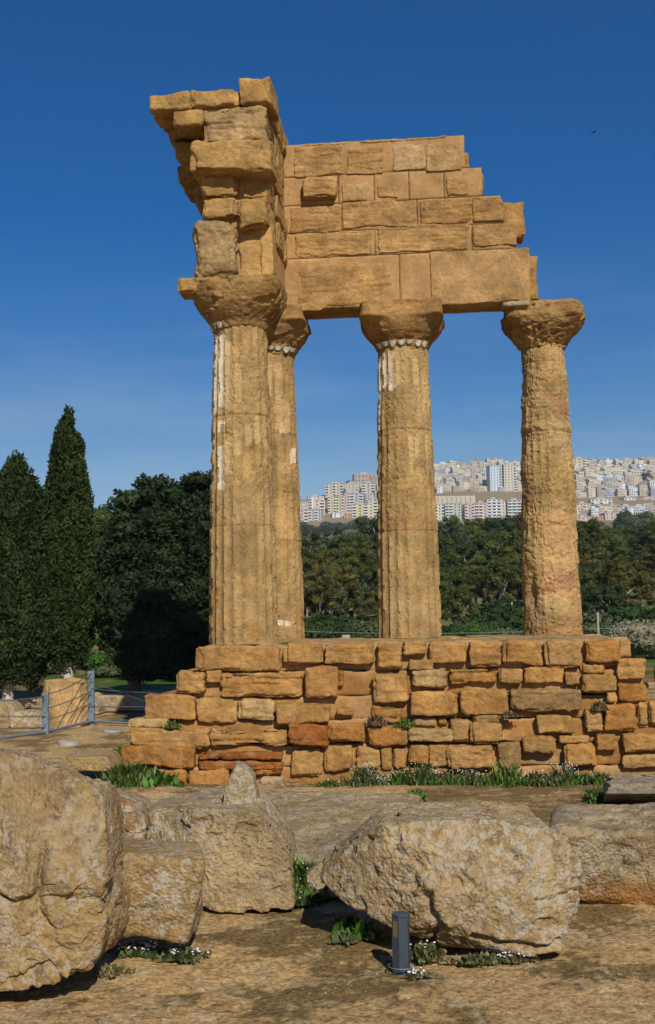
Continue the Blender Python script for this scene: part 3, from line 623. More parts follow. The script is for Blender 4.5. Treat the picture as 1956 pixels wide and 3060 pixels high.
# inner flank stones of the wing
rr = random.Random(5)
for k, (y0, y1, xl) in enumerate(wing_lv):
    z0, z1 = wz(y1), wz(y0); y = WF+.75 if k in (0, 1, 2) else WF+.45
    if k == 5: 
        block('masonry_block', WING, (XI-.25, WF+.5, z0+.02), (XI+.015, -1.9, z1-.02), .02, .008, arr([.47, .35, .19]), 760, .03, dk=.1); continue
    while y < EF-.1:
        ln = rr.uniform(.6, 1.0); ye = min(y+ln, EF+.03)
        if ye-y > .25: block('masonry_block', WING, (XI-.25, y+.015, z0+rr.uniform(.01, .04)), (XI+rr.uniform(.03, .08), ye-.015, z1-rr.uniform(.01, .03)), .03, .022, rr.choice(TAN), 770+k*10+y, .03)
        y = ye
# top course over the wing, and the broken cornice along its outer side
ZT = wz(236)
for j, (a, b_, hh) in enumerate([(WF+.8, WF+1.5, -.03), (WF+1.52, WF+2.3, .0), (WF+2.32, .5, -.02)]):
    block('masonry_block', WING, (-.5, a, ZT-.42), (XI+.04, b_, ZT+hh), .03, .02, TAN[j], 790+j, .035)
zc0 = onF(500, 275, WF)[1]; zc1 = onF(500, 335, WF)[1]
for j, (xa_, xb_, ya_, yb_, za_, zb_) in enumerate([(-1.60, -.6, WF+.68, WF+1.5, zc1-.02, zc0-.02), (-1.62, -.6, WF+1.52, WF+2.6, zc1-.04, zc0-.02), (-1.60, -.6, WF+2.62, .9, zc1-.02, zc0-.03),
      (-1.50, -.66, WF+1.15, WF+2.1, zc1-.34, zc1-.02), (-1.52, -.66, WF+2.12, .85, zc1-.36, zc1-.02),
      (-1.18, -.66, WF+1.5, .8, zc1-.62, zc1-.36)]):
    block('cornice_block', WING, (xa_, ya_, za_), (xb_, yb_, zb_), .05, .035, TAN[j % 5], 810+j*3, .035)
# lit end of the lower cornice block half way back
p0 = onF(517, 480, -.9); p1 = onF(572, 536, -.9)
block('cornice_block', WING, (p0[0], -.9, p1[1]), (-.66, .85, p0[1]), .10, .04, TAN[0], 840, .03)
block('cornice_block', WING, (p0[0]+.35, -.7, p1[1]-.45), (-.66, .8, p1[1]), .10, .04, TAN[0], 843, .04)
# plaster pier joining wing and long side above the corner capital
block('mortar_pier', WING, (XI-.12, EF-.02, ARZ-.25), (XI+.22, EF+.4, ztops[4]-.6), .04, .01, PLA, 850, .03, mat=M_PLAST, dk=.1)

# ---------------------------------------------------------------- foreground rocks
def sphere_dirs(n):
    ijk, q = lattice(n, n, n); t = ijk/n*2-1; t = np.tan(t*math.pi/4); return t/np.linalg.norm(t, axis=1, keepdims=True), q
def hull(pts):
    pts = sorted(set(pts)); 
    def half(ps):
        h = []
        for p in ps:
            while len(h) >= 2 and (h[-1][0]-h[-2][0])*(p[1]-h[-2][1])-(h[-1][1]-h[-2][1])*(p[0]-h[-2][0]) <= 0: h.pop()
            h.append(p)
        return h
    a = half(pts); b = half(pts[::-1]); return a[:-1]+b[:-1]
def planes_from(outline, Yf, Yb, c, front, zc_split=None):
    """outline in photo px; low points taken at the front depth, high ones at the back depth"""
    ymin = min(p[1] for p in outline); ymax = max(p[1] for p in outline)
    P = []
    for (px, py) in hull(outline):
        t = (py-ymin)/(ymax-ymin); Y = Yb+(Yf-Yb)*min(1, t*1.5); P.append(onY(px, py, Y))
    pl = []; m = len(P)
    for i in range(m):
        a, b_ = P[i], P[(i+1) % m]; e = b_-a; n_ = Vector((e.z, 0, -e.x)); 
        if n_.length < 1e-5: continue
        n_.normalize(); mid = (a+b_)/2
        if n_.dot(mid-c) < 0: n_ = -n_
        h = n_.dot(mid-c); pl.append((n_, max(h, .03)))
    for (nv, Yp, pxp, pyp) in front:
        n_ = Vector(nv).normalized(); h = n_.dot(onY(pxp, pyp, Yp)-c); pl.append((n_, max(h, .03)))
    pl.append((Vector((0, 1, .1)).normalized(), max(.05, Yb+.15-c.y)))
    return pl
def rad(dirs, pl, pw):
    s = np.zeros(len(dirs))
    for n_, h in pl: s += np.maximum(0, dirs@arr(tuple(n_))/h)**pw
    return s**(-1/pw)
def rock(name, label, outline, Yf, Yb, front, n=90, pw=16, amp=.05, base=(.44, .335, .19), seed=0, cen=None, extra=(), carve=None, cat='rock', tint=None, group=None, mat=None):
    xs_ = [p[0] for p in outline]; ys_ = [p[1] for p in outline]
    cp = cen or ((min(xs_)+max(xs_))/2, (min(ys_)+max(ys_))/2); c = onY(cp[0], cp[1], (Yf+Yb)/2)
    dirs, q = sphere_dirs(n); r = rad(dirs, planes_from(outline, Yf, Yb, c, front), pw)
    for (ol, yf, yb, fr) in extra: r = np.maximum(r, rad(dirs, planes_from(ol, yf, yb, c, fr), pw))
    v = dirs*r[:, None]; P3 = v+arr(tuple(c))
    d = amp*.9*fbm(P3, 1.1, 2, .5, seed)+amp*rough_rock(P3, seed+2)
    crk = np.abs(fbm(P3*arr([.7, .7, 2.0]), 1.3, 4, .5, seed+14)); d -= amp*.45*(1-sstep(0, .03, crk))*sstep(.1, .3, fbm(P3, 1.1, 2, .5, seed+15))
    if carve is not None: d = d+carve(P3)
    P3 = P3+dirs*d[:, None]
    cl = stone_col(P3, arr(base), seed, .4)
    if tint is not None: cl = tint(P3, cl)
    v = P3-arr((c.x, c.y, 0))
    o = link(name, mk_mesh(name, v, q, mat or M_ROCK, cl), None, (c.x, c.y, 0)); tag(o, label, cat, group); return o
def rough_rock(p, seed):
    sp1 = sstep(.06, .14, fbm(p, .9, 4, .5, seed+6)); sc = sstep(.20, .42, fbm(p*arr([1, 1, 1.3]), 2.1, 3, .5, seed+17)); med = fbm(p, 4.5, 3, .5, seed+1)
    fine = fbm(p, 17, 4, .68, seed+3); pits = sstep(.42, .6, fbm(p*arr([1, 1, 1.3]), 11, 3, .6, seed+8))*sstep(-.1, .3, fbm(p, 1.2, 2, .5, seed+11))
    return -.55*sp1-.8*sc+.22*med+.17*fine-.4*pits
def hexa(name, label, corners, r, res, amp, base, seed, cat='slab', tint=None, mat=None, flat=1.0):
    """corners: 8 world points, bottom (front-left, front-right, back-right, back-left) then top in the same order"""
    K = np.array([tuple(c) for c in corners], np.float32); w_ = np.linalg.norm(K[1]-K[0]); d_ = np.linalg.norm(K[3]-K[0]); h_ = np.linalg.norm(K[4]-K[0])
    v, nr, f = rbox((0, 0, 0), (w_, d_, h_), r, res); u = v/arr([w_, d_, h_]); a, b_, c = u[:, 0:1], u[:, 1:2], u[:, 2:3]
    P3 = ((K[0]*(1-a)+K[1]*a)*(1-b_)+(K[3]*(1-a)+K[2]*a)*b_)*(1-c)+((K[4]*(1-a)+K[5]*a)*(1-b_)+(K[7]*(1-a)+K[6]*a)*b_)*c
    vx = (K[1]-K[0])/w_; vy = (K[3]-K[0])/d_; vz = (K[4]-K[0])/h_; N = nr[:, :1]*vx+nr[:, 1:2]*vy+nr[:, 2:]*vz; N /= np.linalg.norm(N, axis=1, keepdims=True)
    wob = np.stack([.07*fbm(P3, .9, 3, .55, seed+50), .07*fbm(P3, .9, 3, .55, seed+57), 0*a[:, 0]], 1); P3 = P3+wob*flat
    d = amp*fbm(P3, 1.2, 2, .5, seed)+amp*rough_rock(P3, seed+2); P3 = P3+N*d[:, None]
    cl = stone_col(P3, arr(base), seed, .4)
    if tint is not None: cl = tint(P3, cl)
    o0 = K[:4].mean(0)*arr([1, 1, 0]); o = link(name, mk_mesh(name, P3-o0, f, mat or M_ROCK, cl), None, tuple(o0)); return tag(o, label, cat)
A7 = lambda pts: [(x*.6368, 2180+y*.6368) for x, y in pts]
A8 = lambda pts: [(900+x*.6862, 2280+y*.6862) for x, y in pts]
def groove(P3, pts, Y, depth, width, seed=0):
    q = [onY(a, b, Y) for a, b in pts]; x = P3[:, 0]+.03*fbm(P3, 4, 3, .6, seed); z = P3[:, 2]+.02*fbm(P3, 5, 3, .6, seed+3); d = np.full(len(P3), 9.)
    for a, b in zip(q[:-1], q[1:]):
        ex, ez = b.x-a.x, b.z-a.z; t = np.clip(((x-a.x)*ex+(z-a.z)*ez)/(ex*ex+ez*ez), 0, 1); d = np.minimum(d, np.hypot(x-a.x-t*ex, z-a.z-t*ez))
    lip = .35*np.exp(-((d-width*2.2)/(width*1.4))**2)*(z > np.interp(x, sorted(p.x for p in q), [p.z for p in sorted(q, key=lambda p: p.x)]))
    return depth*(-np.exp(-(d/width)**2)+lip)*(P3[:, 1] < Y+.45)
def goldlow(P3, cl, z0=.1, z1=.9, w=.75, c_=(.47, .325, .145)):
    k = (1-sstep(z0, z1, P3[:, 2]+.25*fbm(P3, 1.6, 3, .6, 61)))*w; return mixc(cl, arr(c_), k)
def carve5(P):
    d = groove(P, A8([(740, 752), (850, 765), (960, 778), (1080, 795), (1210, 776)]), 9.4, .07, .022, 5)+groove(P, A8([(545, 560), (548, 620), (585, 690), (565, 790)]), 9.5, .06, .035, 7)
    return d+groove(P, A8([(395, 250), (400, 340), (540, 420)]), 9.9, .035, .04, 9)+groove(P, A8([(1020, 600), (1110, 585), (1240, 570)]), 9.45, .03, .02, 12)
def carve1(P):
    d = groove(P, A7([(-20, 775), (75, 820), (165, 775), (195, 720), (180, 590)]), 8.6, .07, .03, 1)+groove(P, A7([(185, 790), (195, 870), (255, 925)]), 8.6, .05, .028, 2)
    d += groove(P, A7([(190, 350), (250, 395)]), 8.75, .045, .03, 3)+groove(P, A7([(60, 1165), (235, 1135), (300, 1180)]), 8.5, .05, .03, 4)+groove(P, A7([(200, 760), (330, 790), (440, 790)]), 8.6, .035, .035, 6)
    return d+groove(P, A7([(270, 320), (330, 325)]), 8.8, .04, .035, 8)
# giant left block
rock('fallen_block', 'huge rough sandstone block filling the left foreground, lichened above and golden below',
     A7([(-420, 60), (0, 72), (130, 95), (320, 192), (478, 262), (508, 300), (518, 420), (500, 700), (500, 950), (482, 1090), (430, 1180), (340, 1205), (250, 1190), (100, 1215), (-420, 1250)]), 8.45, 9.3,
     [((.05, -1, .10), 8.5, 150, 2800), ((.55, -1, .0), 8.62, 350, 2600), ((-.05, -1, .55), 8.95, 150, 2330)], n=230, pw=70, amp=.045, seed=3.0, carve=carve1, cen=(120, 2640), base=(.47, .355, .195), tint=lambda P, c: goldlow(P, c*.9, .2, 1.1, .6))
hexa('fallen_block', 'squared golden block with flat grey top and pointed corner, beside the huge block',
     [onY(330, 2800, 9.4), onY(566, 2838, 9.4), onY(610, 2740, 10.3), onY(330, 2740, 10.3), onY(330, 2548, 9.4), onY(628, 2568, 9.35), onY(604, 2508, 10.2), onY(330, 2503, 10.2)], .06, .014, .02, (.42, .305, .15), 9.0, cat='rock', tint=lambda P, c: goldlow(P, c, .1, .7, .7), flat=.4)
rock('rock_fragment', 'rounded reddish brown stone peeping out between the left block and the pointed rock',
     A7([(560, 285), (620, 292), (665, 340), (690, 430), (690, 530), (560, 530)]), 11.2, 11.8, [((.1, -1, .3), 11.2, 400, 2480)], n=50, pw=12, amp=.03, seed=14, base=(.42, .27, .14), tint=lambda P, c: goldlow(P, c, .4, .9, .8, (.42, .20, .06)))
rock('pointed_rock', 'broad grey lichened rock rising to a pointed peak in front of the podium',
     A7([(700, 345), (760, 325), (1000, 290), (1190, 290), (1240, 310), (1290, 430), (1368, 590), (1385, 740), (1380, 850), (1100, 860), (900, 850), (700, 600)]), 11.0, 12.3,
     [((0, -1, .18), 11.1, 680, 2560), ((.1, -1, .0), 11.0, 760, 2640), ((-.6, -1, .2), 11.3, 500, 2500)], n=170, pw=60, amp=.045, seed=21, cen=(700, 2500), base=(.45, .365, .235),
     extra=[(A7([(1035, 330), (1068, 238), (1114, 156), (1150, 166), (1192, 215), (1206, 330), (1170, 580), (1030, 580)]), 11.7, 12.0, [((-.15, -1, .25), 11.7, 700, 2400), ((.8, -1, .2), 11.75, 740, 2400)])], tint=lambda P, c: goldlow(P, c, -.1, .35, .7))
SZ = .30
hexa('foundation_slab', 'long low flat foundation slab lying between the pointed rock and the podium wall',
     [(-1.9, 12.2, -.1), (.34, 11.7, -.1), (1.25, 15.9, -.1), (-1.9, 16.6, -.1), (-1.9, 12.2, SZ-.05), (.30, 11.9, SZ-.06), (1.22, 15.9, SZ), (-1.9, 16.6, SZ)], .07, .028, .035, (.42, .345, .21), 33.0)
rock('fallen_rock', 'massive flat-topped lichen-covered rock behind the hexagonal bollard, cracked along its lower right side',
     A8([(78, 590), (115, 480), (225, 380), (325, 255), (345, 192), (560, 168), (790, 165), (1010, 195), (1050, 275), (1165, 350), (1240, 450), (1262, 620), (1258, 760), (1230, 830), (1085, 850), (860, 838), (640, 845), (560, 805), (470, 752), (340, 735), (180, 690)]), 9.25, 10.6,
     [((0, -1, .12), 9.3, 1500, 2800), ((-.75, -1, .05), 9.75, 1080, 2700), ((.05, -1, .75), 9.62, 1450, 2470), ((-.4, -1, -.9), 9.7, 1100, 2790), ((.5, -1, .25), 9.45, 1700, 2700)], n=210, pw=60, amp=.05, seed=41, cen=(1400, 2660), base=(.46, .36, .215), carve=carve5, tint=lambda P, c: goldlow(P, c, .1, .7, .45))
rock('rock_fragment', 'low whitish rock tucked behind the left shoulder of the massive rock',
     A8([(10, 480), (60, 400), (130, 355), (260, 345), (330, 420), (330, 560), (100, 600), (30, 560)]), 11.4, 12.2, [((0, -1, .3), 11.4, 970, 2640)], n=70, pw=14, amp=.035, seed=52, base=(.50, .42, .29))
hexa('fallen_block', 'squared grey block at the right edge with orange weathering along its foot',
     [onZ(1715, 2722, -.05), onZ(2400, 2735, -.05), (6.4, 12.6, -.05), (2.75, 12.6, -.05), onY(1628, 2470, 10.75), onY(2400, 2490, 10.6), onY(2400, 2380, 12.4), onY(1640, 2402, 12.5)], .14, .02, .035, (.43, .35, .23), 63.0, cat='rock', tint=lambda P, c: goldlow(P, c, .06, .30, .9, (.43, .215, .065)), flat=.6)
hexa('foundation_slab', 'grey foundation slab at the right edge beside the podium foot',
     [onZ(1800, 2402), onZ(2250, 2402), onZ(2250, 2335), onZ(1808, 2340), onZ(1805, 2372, .34), onZ(2250, 2372, .34), onZ(2250, 2300, .36), onZ(1822, 2312, .36)], .07, .03, .075, (.46, .41, .32), 73.0)
rock('stone_block', 'small squared block lying alone on the path left of the podium',
     A7([(345, 105), (540, 100), (540, 185), (500, 200), (350, 190)]), 19.4, 20.2, [((0, -1, .05), 19.4, 280, 2290)], n=50, pw=26, amp=.015, seed=81, base=(.46, .345, .18), cat='stone block')
# ruins beyond the fence
def gblk(name, label, x0, x1, yt, yb, dep=.8, amp=.04, base=(.50, .40, .25), pw=14, seed=0, n=46):
    Y = onZ((x0+x1)/2, yb).y
    return rock(name, label, [(x0, yb), (x0+4, (yt+yb)/2), (x0+(x1-x0)*.15, yt+3), (x0+(x1-x0)*.7, yt), (x1-3, yt+8), (x1, (yt+yb)/2), (x1-2, yb)], Y, Y+dep, [((0, -1, .1), Y, (x0+x1)/2, (yt+yb)/2)], n=n, pw=pw, amp=amp, base=base, seed=seed, cat='stone block')
gblk('stone_block', 'low rounded stone at the left edge behind the cable fence', -40, 52, 2088, 2150, seed=90)
gblk('stone_block', 'pale flat-topped stone left of the fluted drum fragment', 48, 135, 2078, 2118, seed=92)
gblk('stone_block', 'wide pale stone low behind the first fence post', 25, 150, 2118, 2175, seed=94)
gblk('stone_block', 'pinkish stone just right of the fluted drum fragment', 238, 300, 2085, 2138, seed=96)
gblk('stone_block', 'long grey weathered stone by the foot of the broad tree trunk', 282, 440, 2068, 2128, seed=98, dep=1.2, amp=.06)
gblk('stone_block', 'squat brown stone behind the taller fence post', 250, 335, 2066, 2100, seed=99)
# fluted drum fragment
dp = onZ(192, 2168); mb = MB(); nth = 160; zz_ = np.linspace(-.05, 1.12, 60); T, Z = np.meshgrid(np.linspace(-math.pi, math.pi, nth, endpoint=False), zz_, indexing='xy'); T = T.ravel(); Z = Z.ravel()
u = (T/(2*math.pi)*16+.5) % 1; P3 = np.stack([np.sin(T), -np.cos(T), Z], 1)
r = .52-.04*4*u*(1-u)+.03*fbm(P3, 2, 3)+.012*fbm(P3, 8, 3); pwq = (np.abs(np.sin(T))**5+np.abs(np.cos(T))**5)**(-1/5.); r *= pwq
zt = Z+(.06*fbm(P3, 1.4, 3))*(Z > 1.1)
v = np.stack([r*np.sin(T), -r*np.cos(T), zt], 1); m = 60
ii, jj = np.meshgrid(np.arange(nth), np.arange(m-1), indexing='xy'); ii = ii.ravel(); jj = jj.ravel(); i2 = (ii+1) % nth
f = [np.stack([jj*nth+ii, jj*nth+i2, (jj+1)*nth+i2, (jj+1)*nth+ii], 1)]; vs = [v]; idx0 = (m-1)*nth; cnt = len(v); last = v[-nth:]
for s_ in (.6, .3, .02):
    ring = last*arr([s_, s_, 1]); ring[:, 2] = last[:, 2]+.02; vs.append(ring); a = np.arange(nth); f.append(np.stack([idx0+a, idx0+(a+1) % nth, cnt+(a+1) % nth, cnt+a], 1)); idx0 = cnt; cnt += nth
v = np.concatenate(vs); tag(link('column_drum', mk_mesh('column_drum', v, np.concatenate(f), M_STONE, stone_col(v, arr([.52, .38, .20]), 8)), None, (dp.x, dp.y, 0), (.0, .02, .3)), 'fallen fluted column drum standing upright behind the cable fence', 'column drum')

# ---------------------------------------------------------------- fence, lights, bollard
pA = onZ(-60, 2225); pB = onZ(135, 2199); pC = onZ(272, 2166); pD = onF(470, 2140, -2.6); 
FEN = link('cable_fence', None, None, (pB.x, pB.y, 0)); tag(FEN, 'grey steel post and cable fence running past the left end of the podium', 'fence')
def post(p, pytop, pxtop, w_=.15):
    h = onY(pxtop, pytop, p.y).z; mb_ = MB(); x, y = p.x-pB.x, p.y-pB.y
    mb_.box((x-w_/2, y-.05, 0), (x-w_/2+.02, y+.05, h)); mb_.box((x+w_/2-.02, y-.05, 0), (x+w_/2, y+.05, h)); mb_.box((x-w_/2+.02, y-.006, 0), (x+w_/2-.02, y+.006, h-.01)); mb_.box((x-w_/2-.04, y-.09, -.02), (x+w_/2+.04, y+.09, .02))
    for zz0 in (.25, .55, .85): mb_.box((x-.02, y-.035, h*zz0), (x+.02, y-.006, h*zz0+.05))
    mb_.build('post', M_GALV, FEN); return h
hB = post(pB, 2069, 132); hC = post(pC, 2004, 273, .16)
hA = 1.0; post(pA, 2090, -62)
pE = Vector((-2.55, 27.3, 0)); hE = 1.05
def sagline(a, b_, sag, r=.012, nm='cable'):
    mb_ = MB(); pts = []
    for i in range(13):
        t = i/12; p = a.lerp(b_, t); p.z -= sag*4*t*(1-t); pts.append(p-Vector((pB.x, pB.y, 0)))
    mb_.tube(pts, r, 6); mb_.build(nm, M_CABLE, FEN)
V3 = lambda p, z: Vector((p.x, p.y, z))
for za, zb, zc, sg in ((.95, .92, .95, .05), (.62, .45, .62, .02), (.35, .2, .4, .02)):
    sagline(V3(pA, 1.0*za), V3(pB, hB*zb), sg); sagline(V3(pB, hB*za), V3(pC, hC*zc), sg*1.5); sagline(V3(pC, hC*(za-.28)), V3(pE, hE*zc), sg*2)
for fr in (.2, .45, .7): sagline(V3(pB, hB*.9), pB.lerp(pA, fr)+Vector((0, 0, .05)), 0, .006); 
for fr in (.3, .55, .8): sagline(V3(pC, hC*.85*fr+.2), pC.lerp(pB, fr)+Vector((0, 0, .08)), 0, .006)
sagline(V3(pB, hB*.8), V3(pB, .02)+Vector((.28, -.25, 0)), 0, .007); sagline(V3(pC, hC*.8), V3(pE, .1), .02, .007)
for a, b_ in ((pA, pB), (pB, pC), (pC, pE)):
    mb_ = MB(); mb_.tube([V3(a, .09)-Vector((pB.x, pB.y, 0)), V3(b_, .09)-Vector((pB.x, pB.y, 0))], .035, 6); mb_.build('bottom_rail', M_GALV, FEN)
post(pE, 2055, 440)
def spotlight(px, py, lab):
    p = onZ(px, py); o = link('ground_spotlight', None, None, (p.x, p.y, 0)); tag(o, lab, 'spotlight', 'recessed ground spotlights')
    def disc(r, z0, z1, nm, mt, tilt=.0):
        V = []; N = 24
        for z_, s_ in ((z0, 1.05), (z1, 1), (z1+.004, .05)):
            for k in range(N): a = 2*math.pi*k/N; V.append((r*s_*math.cos(a), r*s_*math.sin(a), z_+tilt*r*s_*math.cos(a)))
        F = [(i*N+k, i*N+(k+1) % N, (i+1)*N+(k+1) % N, (i+1)*N+k) for i in (0, 1) for k in range(N)]
        m_ = MB(); m_.add(V, F); m_.build(nm, mt, o, smooth=False)
    disc(.22, -.06, .05, 'housing', M_CONC, -.1); disc(.19, .045, .062, 'glass', M_GLASS, -.1)
spotlight(204, 2224, 'nearer round ground spotlight on the path, below the taller fence post'); spotlight(334, 2188, 'farther round ground spotlight beside the podium steps')
# bollard
bp0 = onZ(1199, 2888); BOL = link('bollard_light', None, None, (bp0.x, bp0.y, 0)); tag(BOL, 'short dark slate hexagonal bollard light standing before the massive rock', 'bollard light')
hb = onY(1199, 2728, bp0.y).z; mb_ = MB(); R_ = .071; V = []
ring = [(R_*math.sin(math.pi/3*k-.26), -R_*math.cos(math.pi/3*k-.26)) for k in range(6)]
def prism(z0, z1, s0, s1):
    V = [(x*s0, y*s0, z0) for x, y in ring]+[(x*s1, y*s1, z1) for x, y in ring]
    F = [(k, (k+1) % 6, (k+1) % 6+6, k+6) for k in range(6)]+[(0, 3, 2, 1), (0, 5, 4, 3), (6, 7, 8, 9), (6, 9, 10, 11)]; return V, F
mb_.add(*prism(-.05, hb-.022, 1, 1)); mb_.build('body', M_SLATE, BOL)
mb_ = MB(); mb_.add(*prism(hb-.016, hb, 1.03, 1.0)); mb_.build('cap', M_SLATE, BOL)
mb_ = MB(); mb_.add(*prism(hb-.022, hb-.016, .93, .93)); mb_.build('shadow_gap', M_BIRD, BOL)
k = 5; a, b_ = Vector((*ring[5], 0)), Vector((*ring[0], 0)); nn2 = ((a+b_)/2).normalized()
q0 = a.lerp(b_, .2)+nn2*.003; q1 = a.lerp(b_, .8)+nn2*.003; mb_ = MB(); mb_.add([(q0.x, q0.y, hb-.17), (q1.x, q1.y, hb-.17), (q1.x, q1.y, hb-.05), (q0.x, q0.y, hb-.05), (q0.x*.96, q0.y*.96, hb-.17), (q1.x*.96, q1.y*.96, hb-.17), (q1.x*.96, q1.y*.96, hb-.05), (q0.x*.96, q0.y*.96, hb-.05)], [(0, 1, 2, 3), (0, 4, 5, 1), (3, 2, 6, 7), (0, 3, 7, 4), (1, 5, 6, 2)])
mb_.build('light_panel', M_AMBER, BOL)
mb_ = MB(); mb_.tube([(.10*math.cos(t), -.02+.10*math.sin(t), .012) for t in np.linspace(math.pi*.8, math.pi*2.1, 16)], .006, 6); mb_.build('loose_wire', M_CABLE, BOL, smooth=True)

# ---------------------------------------------------------------- foliage tools
def leaves(cen, size, up, col, rng, elong=2.0, spread=.8):
    """one bent quad leaf spray per centre; up = preferred axis (n,3)"""
    n_ = len(cen); ax = up+rng.normal(size=(n_, 3))*spread; ax /= np.linalg.norm(ax, axis=1, keepdims=True)
    t = rng.normal(size=(n_, 3)); t = np.cross(ax, t); t /= np.linalg.norm(t, axis=1, keepdims=True)+1e-6
    s = size*rng.uniform(.6, 1.4, n_)[:, None]
    a = cen-ax*s*elong*.5; b = cen+t*s*.5; c = cen+ax*s*elong*.5; d = cen-t*s*.5
    v = np.stack([a, b, c, d], 1).reshape(-1, 3); f = np.arange(4*n_).reshape(-1, 4)
    return v, f, np.repeat(col, 4, axis=0)
def clump_pts(C_, R_, n_, rng, thick=.35):
    """points in shells of ellipsoids; C_ (k,3), R_ (k,3)"""
    k = len(C_); wgt = (R_.prod(1))**(2/3); wgt = wgt/wgt.sum(); i = rng.choice(k, n_, p=wgt); d = rng.normal(size=(n_, 3)); d /= np.linalg.norm(d, axis=1, keepdims=True)
    r = 1-thick*rng.random(n_)**1.6; r *= 1+.25*perlin(d*2.1+i[:, None]*7.7); return C_[i]+d*R_[i]*r[:, None], d, i
def make_crown(name, C_, R_, n_, size, base, rng, elong=2, up=(0, 0, .5), core=.72, spread=.8, var=.35, mat=None, parent=None, loc=None):
    p, d, i = clump_pts(C_, R_, n_, rng); tone_ = rng.uniform(1-var, 1+var, len(C_)); col = arr(base)[None]*tone_[i][:, None]*rng.uniform(.75, 1.25, n_)[:, None]
    v, f, c = leaves(p, size, d+arr(up), col, rng, elong, spread)
    V = [v]; F = [f]; Cc = [c]; cnt = len(v)
    if core:
        dirs, q = sphere_dirs(4)
        for a, r_, tn in zip(C_, R_, tone_):
            V.append(a+dirs*r_*core); F.append(q+cnt); Cc.append(np.tile(arr(base)*tn*.9, (len(dirs), 1))); cnt += len(dirs)
    me = mk_mesh(name, np.concatenate(V), np.concatenate(F), mat or M_LEAF, np.concatenate(Cc), False)
    return link(name, me, parent, loc) if parent is not None or loc is not None else me
def trunk_mesh(h, r0, r1, mat, rng, limbs=(), lean=(0, 0), n=8):
    mb_ = MB(); K = 9; pts = [(lean[0]*(i/K)**1.5+.04*h*.1*rng.normal(), lean[1]*(i/K)**1.5, -.3+(h+.3)*i/K) for i in range(K+1)]; rs = [r0*1.25]+[r0+(r1-r0)*i/K for i in range(1, K+1)]
    mb_.tube(pts, rs, n)
    for (z0, dx, dy, dz, r_) in limbs:
        t = z0/h; x0 = lean[0]*t**1.5; y0 = lean[1]*t**1.5; mb_.tube([(x0, y0, z0), (x0+dx*.4, y0+dy*.4, z0+dz*.55), (x0+dx, y0+dy, z0+dz)], [r_, r_*.75, r_*.35], n)
    return mb_.mesh('trunk', mat, True)

# cypresses and the broad dark evergreen on the left
def cypress(label, px_c, py_top, py_base, prof, Y, n_, base, seed, trunk_r=.16, trunk_px=None, crown_bottom=.12):
    rng = np.random.default_rng(seed); p = onY(trunk_px or px_c, py_base, Y); z0 = terr1(p.x, p.y); ztop = onY(px_c, py_top, Y).z; H = ztop-z0; cx_ = onY(px_c, py_base, Y).x-p.x
    root = link('cypress_tree', None, None, (p.x, Y, z0)); tag(root, label, 'cypress tree', None)
    C_ = []; R_ = []
    zs_ = np.linspace(crown_bottom*H, H*.97, 38)
    for z_ in zs_:
        t = z_/H; r = np.interp(t, [q_[0] for q_ in prof], [q_[1] for q_ in prof]); m_ = max(3, int(r*7.5))
        for k in range(m_):
            a = 2*math.pi*(k+rng.random())/m_; cr = .13+.20*r*rng.uniform(.5, 1.4); rr_ = max(0, r-cr*.8)*rng.uniform(.78, 1.1)
            C_.append((cx_*min(1, t*3)+rr_*math.cos(a), rr_*math.sin(a), z_+rng.uniform(-.15, .15))); R_.append((cr, cr, cr*rng.uniform(1.5, 2.3)))
        C_.append((cx_*min(1, t*3), 0, z_)); R_.append((r*.62, r*.62, .4))
    make_crown('crown', np.array(C_), np.array(R_), int(n_*1.5), .062, base, rng, 2.4, (0, 0, .8), .55, .75, .32, parent=root)
    rs = .7 if trunk_r > .2 else 1
    link('trunk', trunk_mesh(H*.5, trunk_r, trunk_r*.5, M_BARK, rng), root)
    return root
CYP = (.037, .058, .015)
cypress('tall slender cypress, tallest tree on the left, with a pale trunk foot', 200, 1240, 2085, [(.13, .35), (.2, .75), (.3, 1.0), (.42, .98), (.56, .84), (.715, .68), (.875, .50), (.95, .32), (1, .10)], 36, 62000, CYP, 1, .23, 200, .19)
cypress('dark cypress cut by the left edge, second tallest, with a bare grey trunk', 45, 1372, 2090, [(.12, .6), (.18, 1.0), (.3, 1.25), (.47, 1.1), (.7, .78), (.82, .84), (.91, .50), (.96, .34), (1, .12)], 35, 62000, (.029, .047, .014), 2, .2, 24, .15)
cypress('cypress behind the left edge tree, mostly outside the photo', -95, 1390, 2080, [(.08, .6), (.14, 1.1), (.3, 1.4), (.55, 1.1), (.75, .8), (.9, .5), (1, .2)], 37.5, 30000, (.024, .038, .018), 12, .2, -95, .13)
